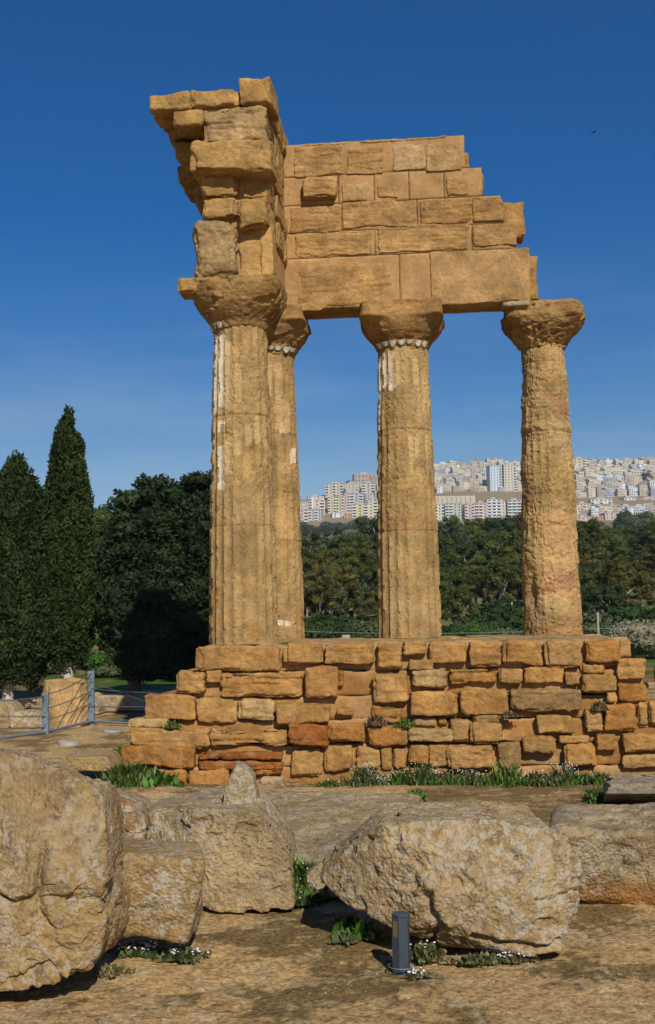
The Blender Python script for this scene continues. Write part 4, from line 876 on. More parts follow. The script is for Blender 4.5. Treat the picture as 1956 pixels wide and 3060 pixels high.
def broad_tree():
    rng = np.random.default_rng(5); Y = 36.5; p = onY(402, 2085, Y); z0 = 0; root = link('evergreen_tree', None, None, (p.x, Y, z0)); tag(root, 'broad dense dark evergreen beside the nearest column, with flat spreading top', 'evergreen tree')
    C_ = []; R_ = []
    # crown outline sampled in photo px: (px_left, px_right) by py
    prof = [(1428, 560, 690), (1440, 520, 720), (1450, 400, 740), (1465, 352, 745), (1500, 338, 740), (1560, 340, 730), (1600, 322, 720), (1700, 300, 715), (1800, 290, 710), (1900, 300, 700), (1960, 320, 690), (1990, 400, 650)]
    for py in np.arange(1438, 1985, 16):
        l_ = np.interp(py, [q_[0] for q_ in prof], [q_[1] for q_ in prof]); r_ = np.interp(py, [q_[0] for q_ in prof], [q_[2] for q_ in prof])
        xl = onY(l_, py, Y).x; xr = onY(r_, py, Y).x; z_ = onY(500, py, Y).z; hw = (xr-xl)/2; xc = (xl+xr)/2; m_ = int(10+hw*5)
        for k in range(m_):
            a = 2*math.pi*(k+rng.random())/m_; cr = rng.uniform(.16, .50); rr_ = (hw-cr*.7)*rng.uniform(.72, 1.06)
            if py < 1560 and rng.random() < .42: continue
            C_.append((xc-p.x+rr_*math.cos(a), rr_*.9*math.sin(a), z_+rng.uniform(-.2, .2))); R_.append((cr*1.25, cr*1.1, cr*.85))
        if py > 1560:
            for k in range(4): C_.append((xc-p.x+rng.uniform(-.5, .5)*hw, rng.uniform(-.5, .5)*hw, z_)); R_.append((hw*.42, hw*.42, .35))
    make_crown('crown', np.array(C_), np.array(R_), 170000, .075, (.028, .045, .020), rng, 1.9, (0, 0, .4), .55, .85, .38, parent=root)
    link('trunk', trunk_mesh(3.2, .22, .18, M_BARKD, rng, [(2.0, 1.4, .3, 2.2, .09), (2.2, -1.2, -.2, 2.4, .09), (2.5, .5, .6, 2.6, .08)]), root)
broad_tree()

# ---------------------------------------------------------------- middle distance trees
def euc_proto(seed, base, H=13, R=4.2, n_=9000, pale=True):
    rng = np.random.default_rng(seed); C_ = []; R_ = []; limbs = []
    nb = 7
    for k in range(nb):
        a = 2*math.pi*k/nb+rng.uniform(-.4, .4); rr_ = R*rng.uniform(.35, .8); zt_ = H*rng.uniform(.62, .9); limbs.append((H*rng.uniform(.25, .45), rr_*math.cos(a), rr_*math.sin(a), zt_-H*.38, .13))
        for j in range(7):
            C_.append((rr_*math.cos(a)+rng.normal()*R*.2, rr_*math.sin(a)+rng.normal()*R*.2, zt_+rng.normal()*H*.09)); cr = rng.uniform(.10, .19)*R*1.6; R_.append((cr, cr, cr*.75))
    for j in range(16):
        C_.append((rng.normal()*R*.3, rng.normal()*R*.3, H*rng.uniform(.35, .95))); cr = rng.uniform(.13, .2)*R*1.5; R_.append((cr, cr, cr*.8))
    for j in range(6):
        a = rng.uniform(0, 6.28); C_.append((R*.7*math.cos(a), R*.7*math.sin(a), H*rng.uniform(.2, .5))); cr = rng.uniform(.1, .17)*R*1.4; R_.append((cr, cr, cr))
    C_ = np.array(C_); R_ = np.array(R_)
    crown = make_crown('crown', C_, R_, n_, .20, base, rng, 1.8, (0, 0, -.2), .62, .9, .38)
    tr = trunk_mesh(H*.8, .20, .09, M_BARK if pale else M_BARKD, rng, limbs, (rng.uniform(-1, 1), 0), 6); return crown, tr
def bush_proto(seed, base, R=2.5, n_=5000, size=.16):
    rng = np.random.default_rng(seed); C_ = []; R_ = []
    for j in range(26):
        a = rng.uniform(0, 6.28); r_ = R*rng.uniform(0, .75); cr = R*rng.uniform(.28, .45); C_.append((r_*math.cos(a), r_*math.sin(a), R*.5+(R-r_)*rng.uniform(0, .55))); R_.append((cr, cr, cr*.85))
    return make_crown('crown', np.array(C_), np.array(R_), n_, size, base, rng, 1.8, (0, 0, .3), .75, .9, .3)
E_COL = {'olive green': (.054, .064, .015), 'brownish green': (.072, .062, .018), 'dark green': (.030, .045, .017), 'grey green': (.052, .062, .034), 'bluish green': (.034, .050, .028)}
E_COL = {k: tuple(x*1.55 for x in v_) for k, v_ in E_COL.items()}
EP = {k: [euc_proto(50+i*3+j, v_, 13, 4.2) for j in range(2)] for i, (k, v_) in enumerate(E_COL.items())}
B_COL = {'dark green': (.028, .050, .014), 'grey green': (.065, .078, .04), 'bright green': (.045, .095, .016), 'pale grey': (.24, .21, .17)}
B_COL = {k: tuple(x*1.35 for x in v_) for k, v_ in B_COL.items()}
BPr = {k: bush_proto(90+i, v_) for i, (k, v_) in enumerate(B_COL.items())}
ORD = ['first', 'second', 'third', 'fourth', 'fifth', 'sixth', 'seventh', 'eighth', 'ninth', 'tenth', 'eleventh', 'twelfth', 'thirteenth', 'fourteenth', 'fifteenth', 'sixteenth', 'seventeenth', 'eighteenth', 'nineteenth', 'twentieth']
def seen(px):
    if px < 905: return 'behind the left trees'
    if px < 1130: return 'between corner and middle columns'
    if px < 1320: return 'behind the middle column'
    if px < 1560: return 'between middle and right columns'
    if px < 1735: return 'behind the right column'
    return 'right of the right column'
TL = []   # px, py_top, Y, colour, kind
rt = random.Random(3)
rows = [(1555, 165, 52, 9), (1610, 130, 58, 12), (1680, 108, 62, 14), (1745, 92, 66, 14)]
for (pt, Y, st, jit) in rows:
    px = 860
    while px < 2060:
        pyt = pt+rt.uniform(-jit, jit)*1.6; cl = rt.choice(['olive green', 'brownish green', 'dark green', 'grey green', 'olive green', 'bluish green'])
        if px < 1130: pyt += 42 if pt < 1650 else 12; cl = rt.choice(['olive green', 'brownish green', 'olive green', 'grey green'])
        if px > 1735: pyt += 18; cl = rt.choice(['brownish green', 'dark green', 'olive green', 'dark green'])
        if pt == 1745 and (1370 < px < 1570 or px > 1850): px += st; continue
        TL.append((px+rt.uniform(-12, 12), pyt, Y+rt.uniform(-9, 9), cl)); px += st*rt.uniform(.8, 1.25)
TL += [(270, 1540, 120, 'bluish green'), (318, 1545, 110, 'olive green'), (-20, 1560, 130, 'dark green'), (120, 1620, 90, 'olive green'), (690, 1560, 125, 'dark green'), (620, 1575, 120, 'olive green'), (790, 1570, 130, 'olive green')]
TL.sort()
cnt = {}
for (px, pyt, Y, cl) in TL:
    p = onY(px, pyt, Y); z0 = terr1(p.x, Y); H = max(4, p.z-z0); s_ = H/13*1.02; z_ = seen(px); key = (cl, z_); cnt[key] = cnt.get(key, 0)+1
    r_ = link('eucalyptus_tree', None, None, (p.x, Y, z0-.1), (0, 0, rt.uniform(0, 6.28))); wd = s_*rt.uniform(.8, 1.05) if H > 8 else s_; r_.scale = (wd, wd, s_)
    tag(r_, '%s eucalyptus, %s of that colour from left, %s' % (cl, ORD[min(19, cnt[key]-1)], z_), 'eucalyptus tree', 'eucalyptus trees in the valley behind the temple')
    cr, tr = rt.choice(EP[cl]); link('crown', cr, r_); link('trunk', tr, r_)
BL = [(1475, 1800, 78, 'dark green', 3.0), (1395, 1850, 72, 'grey green', 2.4), (1350, 1865, 70, 'dark green', 2.0), (1545, 1820, 80, 'dark green', 2.2), (960, 1835, 66, 'dark green', 3.2), (1075, 1850, 66, 'grey green', 2.2), (1020, 1868, 62, 'dark green', 1.7), (905, 1850, 62, 'dark green', 2.4),
      (1520, 1868, 66, 'grey green', 2.1), (1760, 1815, 75, 'grey green', 3.0), (1880, 1805, 82, 'dark green', 3.8), (1945, 1820, 80, 'dark green', 3.0), (1830, 1868, 64, 'grey green', 1.6), (1900, 1862, 60, 'pale grey', 2.0), (1950, 1862, 60, 'pale grey', 1.8), (1860, 1868, 60, 'pale grey', 1.4),
      (1425, 1862, 68, 'bright green', 1.5), (360, 1985, 58, 'bright green', 1.8), (140, 1990, 55, 'grey green', 1.4), (260, 1975, 60, 'bright green', 1.7), (470, 1990, 50, 'bright green', 1.7), (600, 1985, 48, 'dark green', 1.8), (30, 1985, 60, 'dark green', 2.0), (560, 1970, 55, 'dark green', 2.0), (330, 2005, 52, 'grey green', 1.2), (900, 1560, 640, 'dark green', 9), (945, 1572, 640, 'grey green', 7), (1010, 1562, 640, 'dark green', 9), (1085, 1545, 620, 'dark green', 11), (1060, 1552, 640, 'grey green', 8), (975, 1560, 600, 'dark green', 7), (1735, 1585, 560, 'dark green', 8), (1870, 1530, 480, 'dark green', 8), (1925, 1525, 460, 'grey green', 8), (1340, 1575, 560, 'dark green', 8), (1440, 1572, 600, 'dark green', 7), (1500, 1568, 600, 'dark green', 7),
      (1043, 1438, 960, 'dark green', 9), (950, 1482, 930, 'dark green', 9), (965, 1480, 930, 'dark green', 8), (905, 1502, 900, 'dark green', 7), (925, 1497, 900, 'dark green', 6), (1762, 1398, 985, 'dark green', 10), (1935, 1440, 880, 'dark green', 9), (1910, 1450, 870, 'dark green', 9), (1448, 1452, 850, 'dark green', 8)]
BL.sort(); cnt = {}
for (px, pyt, Y, cl, R) in BL:
    if Y > 500: Y *= KT; R *= 1.35
    p = onY(px, pyt, Y); z0 = terr1(p.x, Y); far = Y > 300; z_ = seen(px); key = (cl, z_, far); cnt[key] = cnt.get(key, 0)+1; H = max(p.z-z0, R*.6)
    r_ = link('bush', None, None, (p.x, Y, z0-.1), (0, 0, rt.uniform(0, 6.28))); r_.scale = (R/2.5, R/2.5, H/3.1)
    tag(r_, '%s bush %s, %s from left, %s' % (cl, 'far off by the town' if far else 'on the valley floor', ORD[cnt[key]-1], z_), 'bush', 'bushes on the hill by the town' if far else 'bushes on the valley floor'); link('crown', BPr[cl], r_)

# ---------------------------------------------------------------- town on the hill
def wall_mat(name, r, var=.08):
    return plain_mat(name, r, .9, 0, .3, var)
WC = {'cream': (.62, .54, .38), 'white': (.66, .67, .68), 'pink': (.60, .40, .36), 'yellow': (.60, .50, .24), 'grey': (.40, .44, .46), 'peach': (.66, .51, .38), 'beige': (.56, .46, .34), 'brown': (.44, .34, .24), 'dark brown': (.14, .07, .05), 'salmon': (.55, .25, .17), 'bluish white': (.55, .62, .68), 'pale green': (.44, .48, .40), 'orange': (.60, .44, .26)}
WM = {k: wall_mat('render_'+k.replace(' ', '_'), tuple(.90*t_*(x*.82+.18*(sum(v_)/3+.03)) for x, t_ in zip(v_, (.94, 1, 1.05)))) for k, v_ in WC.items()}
M_WIN = plain_mat('dark_window', (.045, .055, .07), .3, 0, 1, .3); M_ROOF = plain_mat('terracotta_roof', (.34, .17, .10), .9, 0, .5, .2); M_FLAT = plain_mat('flat_roof', (.42, .38, .34), .9, 0, .4, .2); M_BALC = plain_mat('balcony_white', (.68, .68, .66), .8, 0, .5, .1)
WINM = {}
def win_mesh(w_, h_):
    k = (round(w_, 1), round(h_, 1))
    if k not in WINM: mb_ = MB(); mb_.box((-w_/2, -.12, -h_/2), (w_/2, .05, h_/2)); WINM[k] = mb_.mesh('window', M_WIN)
    return WINM[k]
BALM = {}
def bal_mesh(w_):
    k = round(w_, 1)
    if k not in BALM:
        mb_ = MB(); mb_.box((-w_/2, -1.3, -.1), (w_/2, 0, .12)); mb_.box((-w_/2, -1.3, .12), (w_/2, -1.15, 1.0)); mb_.box((-w_/2, -1.15, .12), (-w_/2+.12, 0, 1.0)); mb_.box((w_/2-.12, -1.15, .12), (w_/2, 0, 1.0)); BALM[k] = mb_.mesh('balcony', M_BALC)
    return BALM[k]
def depth_for(py_base): return KT*float(np.interp(py_base, [1400, 1492, 1588], [945, 820, 702]))
def building(x0, x1, yt, yb, colr, label, name='apartment_building', cat='apartment building', floors=None, bays=3, balc=True, roof='flat', yaw=None, depth=14, Y=None, balcols=None):
    Y = KT*Y if Y else depth_for(yb); a = onY(x0, yb, Y); b_ = onY(x1, yb, Y); W_ = b_.x-a.x; xc = (a.x+b_.x)/2; zt = onY((x0+x1)/2, yt, Y).z; zb = onY((x0+x1)/2, yb, Y).z; zg = min(zb, terr1(xc, Y))-3; z0 = zb-zg; H = zt-zg
    yaw = rt.uniform(-.25, .25) if yaw is None else yaw
    root = link(name, None, None, (xc, Y, zg), (0, 0, yaw)); tag(root, label, cat, None)
    mb_ = MB(); mb_.box((-W_/2, 0, 0), (W_/2, depth, H)); mb_.build('wall', WM[colr], root)
    if roof == 'flat':
        mb_ = MB(); mb_.box((-W_/2-.3, -.3, H), (W_/2+.3, depth+.3, H+.5)); mb_.box((-W_*.2, depth*.3, H+.5), (W_*.15, depth*.6, H+2.6)); mb_.build('roof', M_FLAT, root)
    else:
        mb_ = MB(); v_ = [(-W_/2-.4, -.4, H), (W_/2+.4, -.4, H), (W_/2+.4, depth+.4, H), (-W_/2-.4, depth+.4, H), (-W_/2-.4, depth/2, H+2.6), (W_/2+.4, depth/2, H+2.6)]
        mb_.add(v_, [(0, 1, 5, 4), (2, 3, 4, 5), (0, 4, 4, 3) if False else (0, 3, 2, 1)]); mb_.add([v_[0], v_[4], v_[3], v_[3]], [(0, 1, 2, 3)]) if False else None; mb_.build('roof', M_ROOF, root)
    vis = H-z0+0; vis = zt-zb; fl = floors or max(2, int(round(vis/3.1))); fh = vis/fl; bw = W_/bays
    bc = balcols if balcols is not None else ([k for k in range(bays) if k % 2 == (0 if bays > 2 else 1)] if balc else [])
    for i in range(fl):
        z_ = (zb-zg)+(i+.5)*fh
        for k in range(bays):
            x_ = -W_/2+(k+.5)*bw
            if k in bc:
                link('window', win_mesh(bw*.55, fh*.62), root, (x_, 0, z_)); link('balcony', bal_mesh(bw*.8), root, (x_, 0, z_-fh*.42))
            else: link('window', win_mesh(bw*.28, fh*.45), root, (x_, 0, z_))
    return root
Z1 = lambda a, b_, c_, d_: (880+.3119*a, 880+.3119*c_, 1340+.3119*b_, 1340+.3119*d_)
Z2 = lambda a, b_, c_, d_: (1280+.4393*a, 1280+.4393*c_, 1340+.4393*b_, 1340+.4393*d_)
G1 = 'between the corner and middle columns'; G2 = 'between the middle and right columns'; G3 = 'right of the right column'
TB = [(Z1(52,505,130,600), 'cream', 'small cream villa with a brown tiled roof at the left end of the town', dict(roof='t', balc=False)),
 (Z1(52,585,130,705), 'pink', 'pink apartment block lowest at the left end of the town', dict(bays=2)), (Z1(130,583,255,690), 'pale green', 'low pale block with rows of balconies joined to the pink one', dict(bays=4)),
 (Z1(132,460,285,590), 'white', 'long white block above the pink one at the town left end', dict(bays=4)), (Z1(290,335,470,440), 'cream', 'cream block with stacked balconies, highest on the left skyline', dict(bays=5)),
 (Z1(190,495,290,640), 'peach', 'peach apartment tower with a blank right wall at the town left end', dict(bays=2)), (Z1(318,465,400,625), 'yellow', 'left half of the yellow green twin block, %s' % G1, dict(bays=3)), (Z1(400,462,475,625), 'yellow', 'right half of the yellow green twin block, %s' % G1, dict(bays=3)),
 (Z1(478,435,530,620), 'pink', 'narrow dusky pink tower %s' % G1, dict(bays=2)), (Z1(530,428,660,620), 'grey', 'tall grey blue tower with balconies %s' % G1, dict(bays=3)),
 (Z1(480,335,640,430), 'beige', 'beige old palace below the brown fortress on the skyline', dict(bays=5, balc=False, name='old_palace', cat='palace')), (Z1(570,248,775,330), 'brown', 'long brown fortress like building on the skyline %s' % G1, dict(bays=6, balc=False, floors=2, name='old_building', cat='old building')),
 (Z1(640,330,775,480), 'beige', 'dusky tower with dark balconies by the left edge of the middle column', dict(bays=3)), (Z1(545,535,710,670), 'yellow', 'pale yellow stepped block, lowest %s' % G1, dict(bays=3)), (Z1(710,490,800,670), 'cream', 'cream yellow tower cut by the left edge of the middle column', dict(bays=2)),
 (Z1(360,620,530,665), 'white', 'low white house with a dark terrace under the yellow twin block', dict(bays=3, balc=False, name='low_house', cat='house')),
 (Z1(470,625,540,680), 'salmon', 'low salmon house left of the pale yellow stepped block', dict(bays=2, balc=False, name='low_house', cat='house')),
 (Z2(60,108,102,168), 'cream', 'pale twin bell towers at the left end of the hilltop cathedral', dict(bays=2, balc=False, floors=2, name='bell_tower', cat='bell tower', depth=8)),
 (Z2(102,120,300,168), 'peach', 'long hilltop cathedral nave with a reddish tiled roof', dict(bays=8, balc=False, floors=2, roof='t', name='cathedral', cat='cathedral')),
 (Z2(300,100,420,150), 'beige', 'beige hilltop building with tiled roof just right of the cathedral nave', dict(bays=5, balc=False, floors=2, roof='t', name='old_building', cat='old building')),
 (Z2(40,378,115,505), 'cream', 'cream balcony block just right of the middle column', dict(bays=3)), (Z2(115,372,225,510), 'pale green', 'grey green block with a blank right wall, %s' % G2, dict(bays=4, balcols=[0, 1])),
 (Z2(213,430,246,510), 'dark brown', 'narrow dark brown block %s' % G2, dict(bays=2)), (Z2(248,378,318,518), 'pink', 'pink and white balcony tower, left of the pink pair', dict(bays=3)), (Z2(320,372,402,518), 'pink', 'pink and white balcony tower, right of the pink pair', dict(bays=3, balcols=[0, 1])),
 (Z2(402,348,500,512), 'white', 'white tower with deep green balconies beside the pink pair', dict(bays=3, balcols=[0, 1, 2])), (Z2(500,360,528,512), 'peach', 'narrow peach slab between the two green balcony towers', dict(bays=1, balc=False)), (Z2(540,352,640,515), 'pale green', 'green balcony tower cut by the left edge of the right column', dict(bays=3, balcols=[0, 1, 2])),
 (Z2(420,118,505,315), 'bluish white', 'tall bluish white high rise, left half of the pair on the upper slope', dict(bays=4, balcols=[3])), (Z2(515,112,605,315), 'cream', 'tall cream white high rise, right half of the pair on the upper slope', dict(bays=4, balcols=[3])),
 (Z2(985,68,1078,190), 'yellow', 'cream yellow tower block on the skyline just right of the right column', dict(bays=3, balcols=[2])), (Z2(1438,88,1525,150), 'orange', 'orange block on the skyline at the far right', dict(bays=3)),
 (Z2(1105,345,1250,412), 'white', 'long white block with balconies, lower slope right of the right column', dict(bays=5)), (Z2(1245,292,1362,345), 'bluish white', 'bluish white block in the upper row, left one, far right of the town', dict(bays=4)), (Z2(1362,290,1480,342), 'cream', 'cream block in the upper row, right one, far right of the town', dict(bays=4)),
 (Z2(1008,375,1102,470), 'yellow', 'yellow block touching the right edge of the right column', dict(bays=4)), (Z2(1220,388,1300,462), 'yellow', 'olive yellow block with brown balconies in the lower right of the town', dict(bays=3)), (Z2(1302,392,1412,470), 'grey', 'grey block with white balconies in the lower right of the town', dict(bays=4)),
 (Z2(1412,388,1600,462), 'pink', 'long pink block cut by the right edge of the photo', dict(bays=6)), (Z2(1080,425,1190,480), 'bluish white', 'bluish block above the salmon house', dict(bays=4)), (Z2(1105,462,1192,545), 'salmon', 'salmon red house low on the slope right of the right column', dict(bays=3, balc=False)),
 (Z2(1012,468,1105,550), 'beige', 'low beige house left of the salmon one', dict(bays=3, balc=False, name='low_house', cat='house')), (Z2(1200,440,1300,525), 'beige', 'low beige house right of the salmon one', dict(bays=3, balc=False, name='low_house', cat='house')), (Z2(1270,490,1350,530), 'white', 'small white house by the bushes at the town foot', dict(bays=2, balc=False, name='low_house', cat='house')),
 (Z2(1330,335,1412,392), 'white', 'white block with black balconies in the middle row, far right of the town', dict(bays=3)), (Z2(1412,342,1600,388), 'bluish white', 'wide bluish block in the middle row cut by the right edge', dict(bays=5)),
 (Z2(497,535,545,585), 'white', 'small white house seen low between the eucalyptus tops', dict(bays=2, balc=False, name='low_house', cat='house', Y=640)),
 (Z2(640,350,760,500), 'white', 'white block hidden behind the right column, left one', dict(bays=4)), (Z2(790,350,960,500), 'grey', 'grey block hidden behind the right column, right one', dict(bays=4))]
for (x0, x1, yt, yb), cl, lab, kw in TB: building(x0, x1, yt, yb, cl, lab, **kw)
# long retaining wall under the old town
wl = MB(); a = onY(1293, 1503, 792*KT); b_ = onY(1420, 1502, 792*KT); zt = onY(1360, 1482, 792*KT).z
wl.box((0, 0, -14), (b_.x-a.x, 2, zt-a.z+0)); 
for k in range(9): wl.box(((b_.x-a.x)*k/9, -1.2, -14), ((b_.x-a.x)*k/9+2.0, -.003, zt-a.z-1))
tag(wl.build('retaining_wall', WM['beige'], None, (a.x, a.y, a.z)), 'long beige buttressed retaining wall under the old town, above the pink tower pair', 'retaining wall')
# dome on the skyline
dm = MB(); dd, dq = sphere_dirs(6); dm.add(dd*arr([2.6, 2.6, 3.2])+arr([0, 0, 3]), dq); dm.box((-2.6, -2.6, -8), (2.6, 2.6, 3)); pp = onY(1425, 1384, 948*KT)
tag(dm.build('church_dome', M_ROOF, None, (pp.x, pp.y, pp.z), smooth=False), 'small red church dome on the skyline right of the cathedral', 'church dome')
# small old town houses
HPR = {}
def house_proto(cl, j, rng):
    mb_ = MB(); W_ = rng.uniform(7, 11.5); H = rng.uniform(7.5, 13); dp_ = rng.uniform(9, 13); mb_.box((-W_/2, 0, -4), (W_/2, dp_, H)); w2 = W_*rng.uniform(.35, .6); mb_.box((-W_/2+w2*.1, dp_*.4, H), (-W_/2+w2, dp_-.3, H+rng.uniform(1.5, 3)))
    wall = mb_.mesh('old_town_house', WM[cl]); wall.materials.append(M_WIN); wall.materials.append(M_ROOF if j % 2 else M_FLAT)
    m2 = MB(); m2.v = [np.array([v_.co for v_ in wall.vertices], np.float32)]; m2.f = [np.array([tuple(p_.vertices) for p_ in wall.polygons], np.int32)]; m2.n = len(m2.v[0]); nwall = len(m2.f[0])
    fl = int(H/2.8)
    for i in range(fl):
        for k in range(rng.randint(2, 4)):
            x_ = -W_/2+W_*(k+.5)/4+rng.uniform(0, .5); z_ = 1.2+i*2.8; m2.box((x_-.5, -.1, z_), (x_+.5, .04, z_+1.5))
    nwin = sum(len(x) for x in m2.f)-nwall; m2.box((-W_/2-.2, -.2, H+.003), (W_/2+.2, dp_*.4-.01, H+.35))
    me = m2.mesh('old_town_house', WM[cl]); me.materials.append(M_WIN); me.materials.append(M_ROOF if j % 2 else M_FLAT)
    mi = np.zeros(len(me.polygons), np.int32); mi[nwall:nwall+nwin] = 1; mi[nwall+nwin:] = 2; me.polygons.foreach_set('material_index', mi); bpy.data.meshes.remove(wall); return me
HC = ['beige', 'beige', 'white', 'cream', 'brown', 'beige', 'white', 'cream', 'beige', 'peach', 'white', 'grey', 'brown']
rh = random.Random(9)
for cl in set(HC): HPR[cl] = [house_proto(cl, j, rh) for j in range(3)]
nh = 0
HOUSES = []
def put_house(px, py, zone, rowname):
    global nh
    crest = float(np.interp(px, CRX, CRY)); 
    if py < crest-1: return
    Y = depth_for(py)+rh.uniform(-4, 4); p = onY(px, py, Y); zg = terr1(p.x, Y); cl = rh.choice(HC); HOUSES.append((px, cl, zone, rowname))
    o = link('old_town_house', rh.choice(HPR[cl]), None, (p.x, Y, zg), (0, 0, rh.uniform(-.5, .5))); s_ = rh.uniform(.75, 1.15); o.scale = (s_*rh.uniform(.9, 1.3), s_, s_*.9); tag(o, None, 'house', 'old town houses on the hill'); HOUSES[-1] += (o,); nh += 1
ORDN = ['one', 'two', 'three', 'four', 'five', 'six', 'seven', 'eight', 'nine', 'ten', 'eleven', 'twelve']
row = 0
for py in range(1406, 1478, 7):
    px = 1296+rh.uniform(-8, 8)
    while px < 1985:
        if not (1585 < px < 1700 and row % 2): put_house(px, py+rh.uniform(-3, 3), G2 if px < 1580 else ('behind the right column' if px < 1722 else G3), 'old-town row %s' % ORDN[row])
        px += rh.uniform(19, 33)
    row += 1
for row, py in enumerate((1480, 1498, 1556)):
    px = 1715+rh.uniform(-8, 8)
    while px < 1985: put_house(px, py, G3, 'lower-slope row %s' % ORDN[row]); px += rh.uniform(24, 40)
for row, py in enumerate((1452, 1466, 1482, 1500, 1520)):
    px = 1040+rh.uniform(-8, 8)
    while px < 1290: put_house(px, py, 'near the middle column', 'west slope row %s' % ORDN[row]); px += rh.uniform(26, 38)
HOUSES.sort(key=lambda h_: h_[0]); hcnt = {}
for (px, cl, zone, rn, o) in HOUSES:
    k = (cl, zone, rn); hcnt[k] = hcnt.get(k, 0)+1; o['label'] = '%s %s house from left in %s, %s' % (ORD[min(19, hcnt[k]-1)], cl, rn, zone)

# ---------------------------------------------------------------- pole, wires, stub post behind the temple
def wpole(px, pyt, Y, r, lab, nm='metal_pole', mt=None, cat='pole'):
    p = onY(px, pyt, Y); z0 = terr1(p.x, Y); mb_ = MB(); mb_.tube([(0, 0, -.2), (0, 0, p.z-z0)], r, 6); mb_.box((-r*2, -r*2, -.1), (r*2, r*2, .06)); tag(mb_.build(nm, mt or M_CONC, None, (p.x, Y, z0), smooth=False), lab, cat)
wpole(1785, 1830, 45, .045, 'thin pale metal pole in the grass right of the podium')
p = onY(1033, 1897, 44); mb_ = MB(); hz = p.z; vv, nr, ff = rbox((-.16, -.12, -.2), (.16, .12, hz), .03, .06); mb_.add(vv, ff); tag(mb_.build('concrete_post', M_CONC, None, (p.x, 44, 0), smooth=True), 'short concrete post seen just above the podium edge between corner and middle columns', 'post')
mb_ = MB(); a = onY(860, 1885, 45); b_ = onY(1785, 1878, 45); c_ = onY(2150, 1868, 45)
pts = []
for A_, B_ in ((a, b_), (b_, c_)):
    for i in range(16):
        t = i/15; q_ = A_.lerp(B_, t); q_.z -= (.14 if A_ is a else .03)*4*t*(1-t); pts.append(q_-a)
mb_.tube(pts, .008, 6); tag(mb_.build('wire', M_GALV, None, tuple(a), smooth=True), 'thin pale wire strung behind the columns to the metal pole', 'wire')

# ---------------------------------------------------------------- bird
def bird():
    p = onY(1776, 394, 70); th = np.linspace(0, 2*math.pi, 10, endpoint=False); V = []; F = []
    # body rings along x, wings spread from it: one continuous mesh of cross sections from wing tip to wing tip
    st = [(-.26, -.085, .006, .03), (-.20, -.065, .012, .06), (-.12, -.035, .018, .09), (-.05, -.008, .035, .13), (0, 0, .045, .17), (.035, .02, .035, .13), (.09, .08, .016, .09), (.15, .15, .010, .06), (.21, .22, .004, .02)]
    for (x, z, rz, ry) in st:
        for t in th: V.append((x, ry*math.cos(t), z+rz*math.sin(t)))
    n_ = len(th)
    for i in range(len(st)-1):
        for k in range(n_): F.append((i*n_+k, i*n_+(k+1) % n_, (i+1)*n_+(k+1) % n_, (i+1)*n_+k))
    mb_ = MB(); mb_.add(V, F); o = mb_.build('bird', M_BIRD, None, tuple(p), smooth=True); o.rotation_euler = (0, 0, .25); tag(o, 'dark bird gliding with raised wings in the open sky', 'bird')
bird()

# ---------------------------------------------------------------- weeds, grass, flowers, pebbles
def weed(label, x, y, z, rx, ry, h, n_, seed, flowers=0, base=(.07, .15, .018), broad=False, fcol=None, name='weed_clump'):
    rng = np.random.default_rng(seed); a = rng.uniform(0, 6.28, n_); r_ = np.sqrt(rng.random(n_))*(1+.35*np.sin(a*3+seed)+.25*np.sin(a*5+seed*2)); r_ = r_*np.where(rng.random(n_) < .12, 1.2, 1); bx = rx*r_*np.cos(a); by = ry*r_*np.sin(a); hh = h*(.25+rng.random(n_)**2*1.1)*(1-.35*np.clip(r_, 0, 1.2)**2)
    V = []; F = []; Cc = []; ld = rng.uniform(0, 6.28, n_); w_ = (.012 if not broad else .035)*rng.uniform(.7, 1.4, n_)
    lx = np.cos(ld)*hh*.45; ly = np.sin(ld)*hh*.45; tx = -np.sin(ld)*w_; ty = np.cos(ld)*w_
    def row(t, wf): return np.stack([bx+lx*t**1.6-tx*wf, by+ly*t**1.6-ty*wf, hh*t*(1-.15*t)], 1), np.stack([bx+lx*t**1.6+tx*wf, by+ly*t**1.6+ty*wf, hh*t*(1-.15*t)], 1)
    rows_ = [row(0, .3), row(.35, 1), row(.72, .9), row(1, .05)]
    v = np.stack([q_ for rw in rows_ for q_ in rw], 1).reshape(-1, 3); i0 = np.arange(n_)*8
    f = np.concatenate([np.stack([i0+2*k, i0+2*k+1, i0+2*k+3, i0+2*k+2], 1) for k in range(3)]); bc = arr(base)[None]*rng.uniform(.5, 1.3, (n_, 1)); dry = rng.random(n_) < .22; bc[dry] = arr([.17, .14, .06])*rng.uniform(.6, 1.3, (int(dry.sum()), 1)); c = np.repeat(bc, 8, 0)
    root = link(name, mk_mesh('weed_clump', v, f, M_WEED, c, False), None, (x, y, z)); tag(root, label, 'weeds', None)
    if flowers:
        mb_ = MB(); dd, dq = sphere_dirs(2)
        for k in range(flowers):
            a_ = rng.uniform(0, 6.28); rr_ = math.sqrt(rng.random()); s_ = rng.uniform(.006, .012); mb_.add(dd*arr([s_, s_, s_*.7])+arr([rx*rr_*math.cos(a_), ry*rr_*math.sin(a_), h*rng.uniform(.5, 1.05)]), dq)
        mb_.build('flowers', fcol or M_PETAL, root)
    return root
def wl_(px, dy=-.30): 
    x, z = onF(px, 2340, PF-.27+dy+.0); X, Y = loc2w(x, PF-.27+dy); return X, Y
G = (.06, .13, .018)
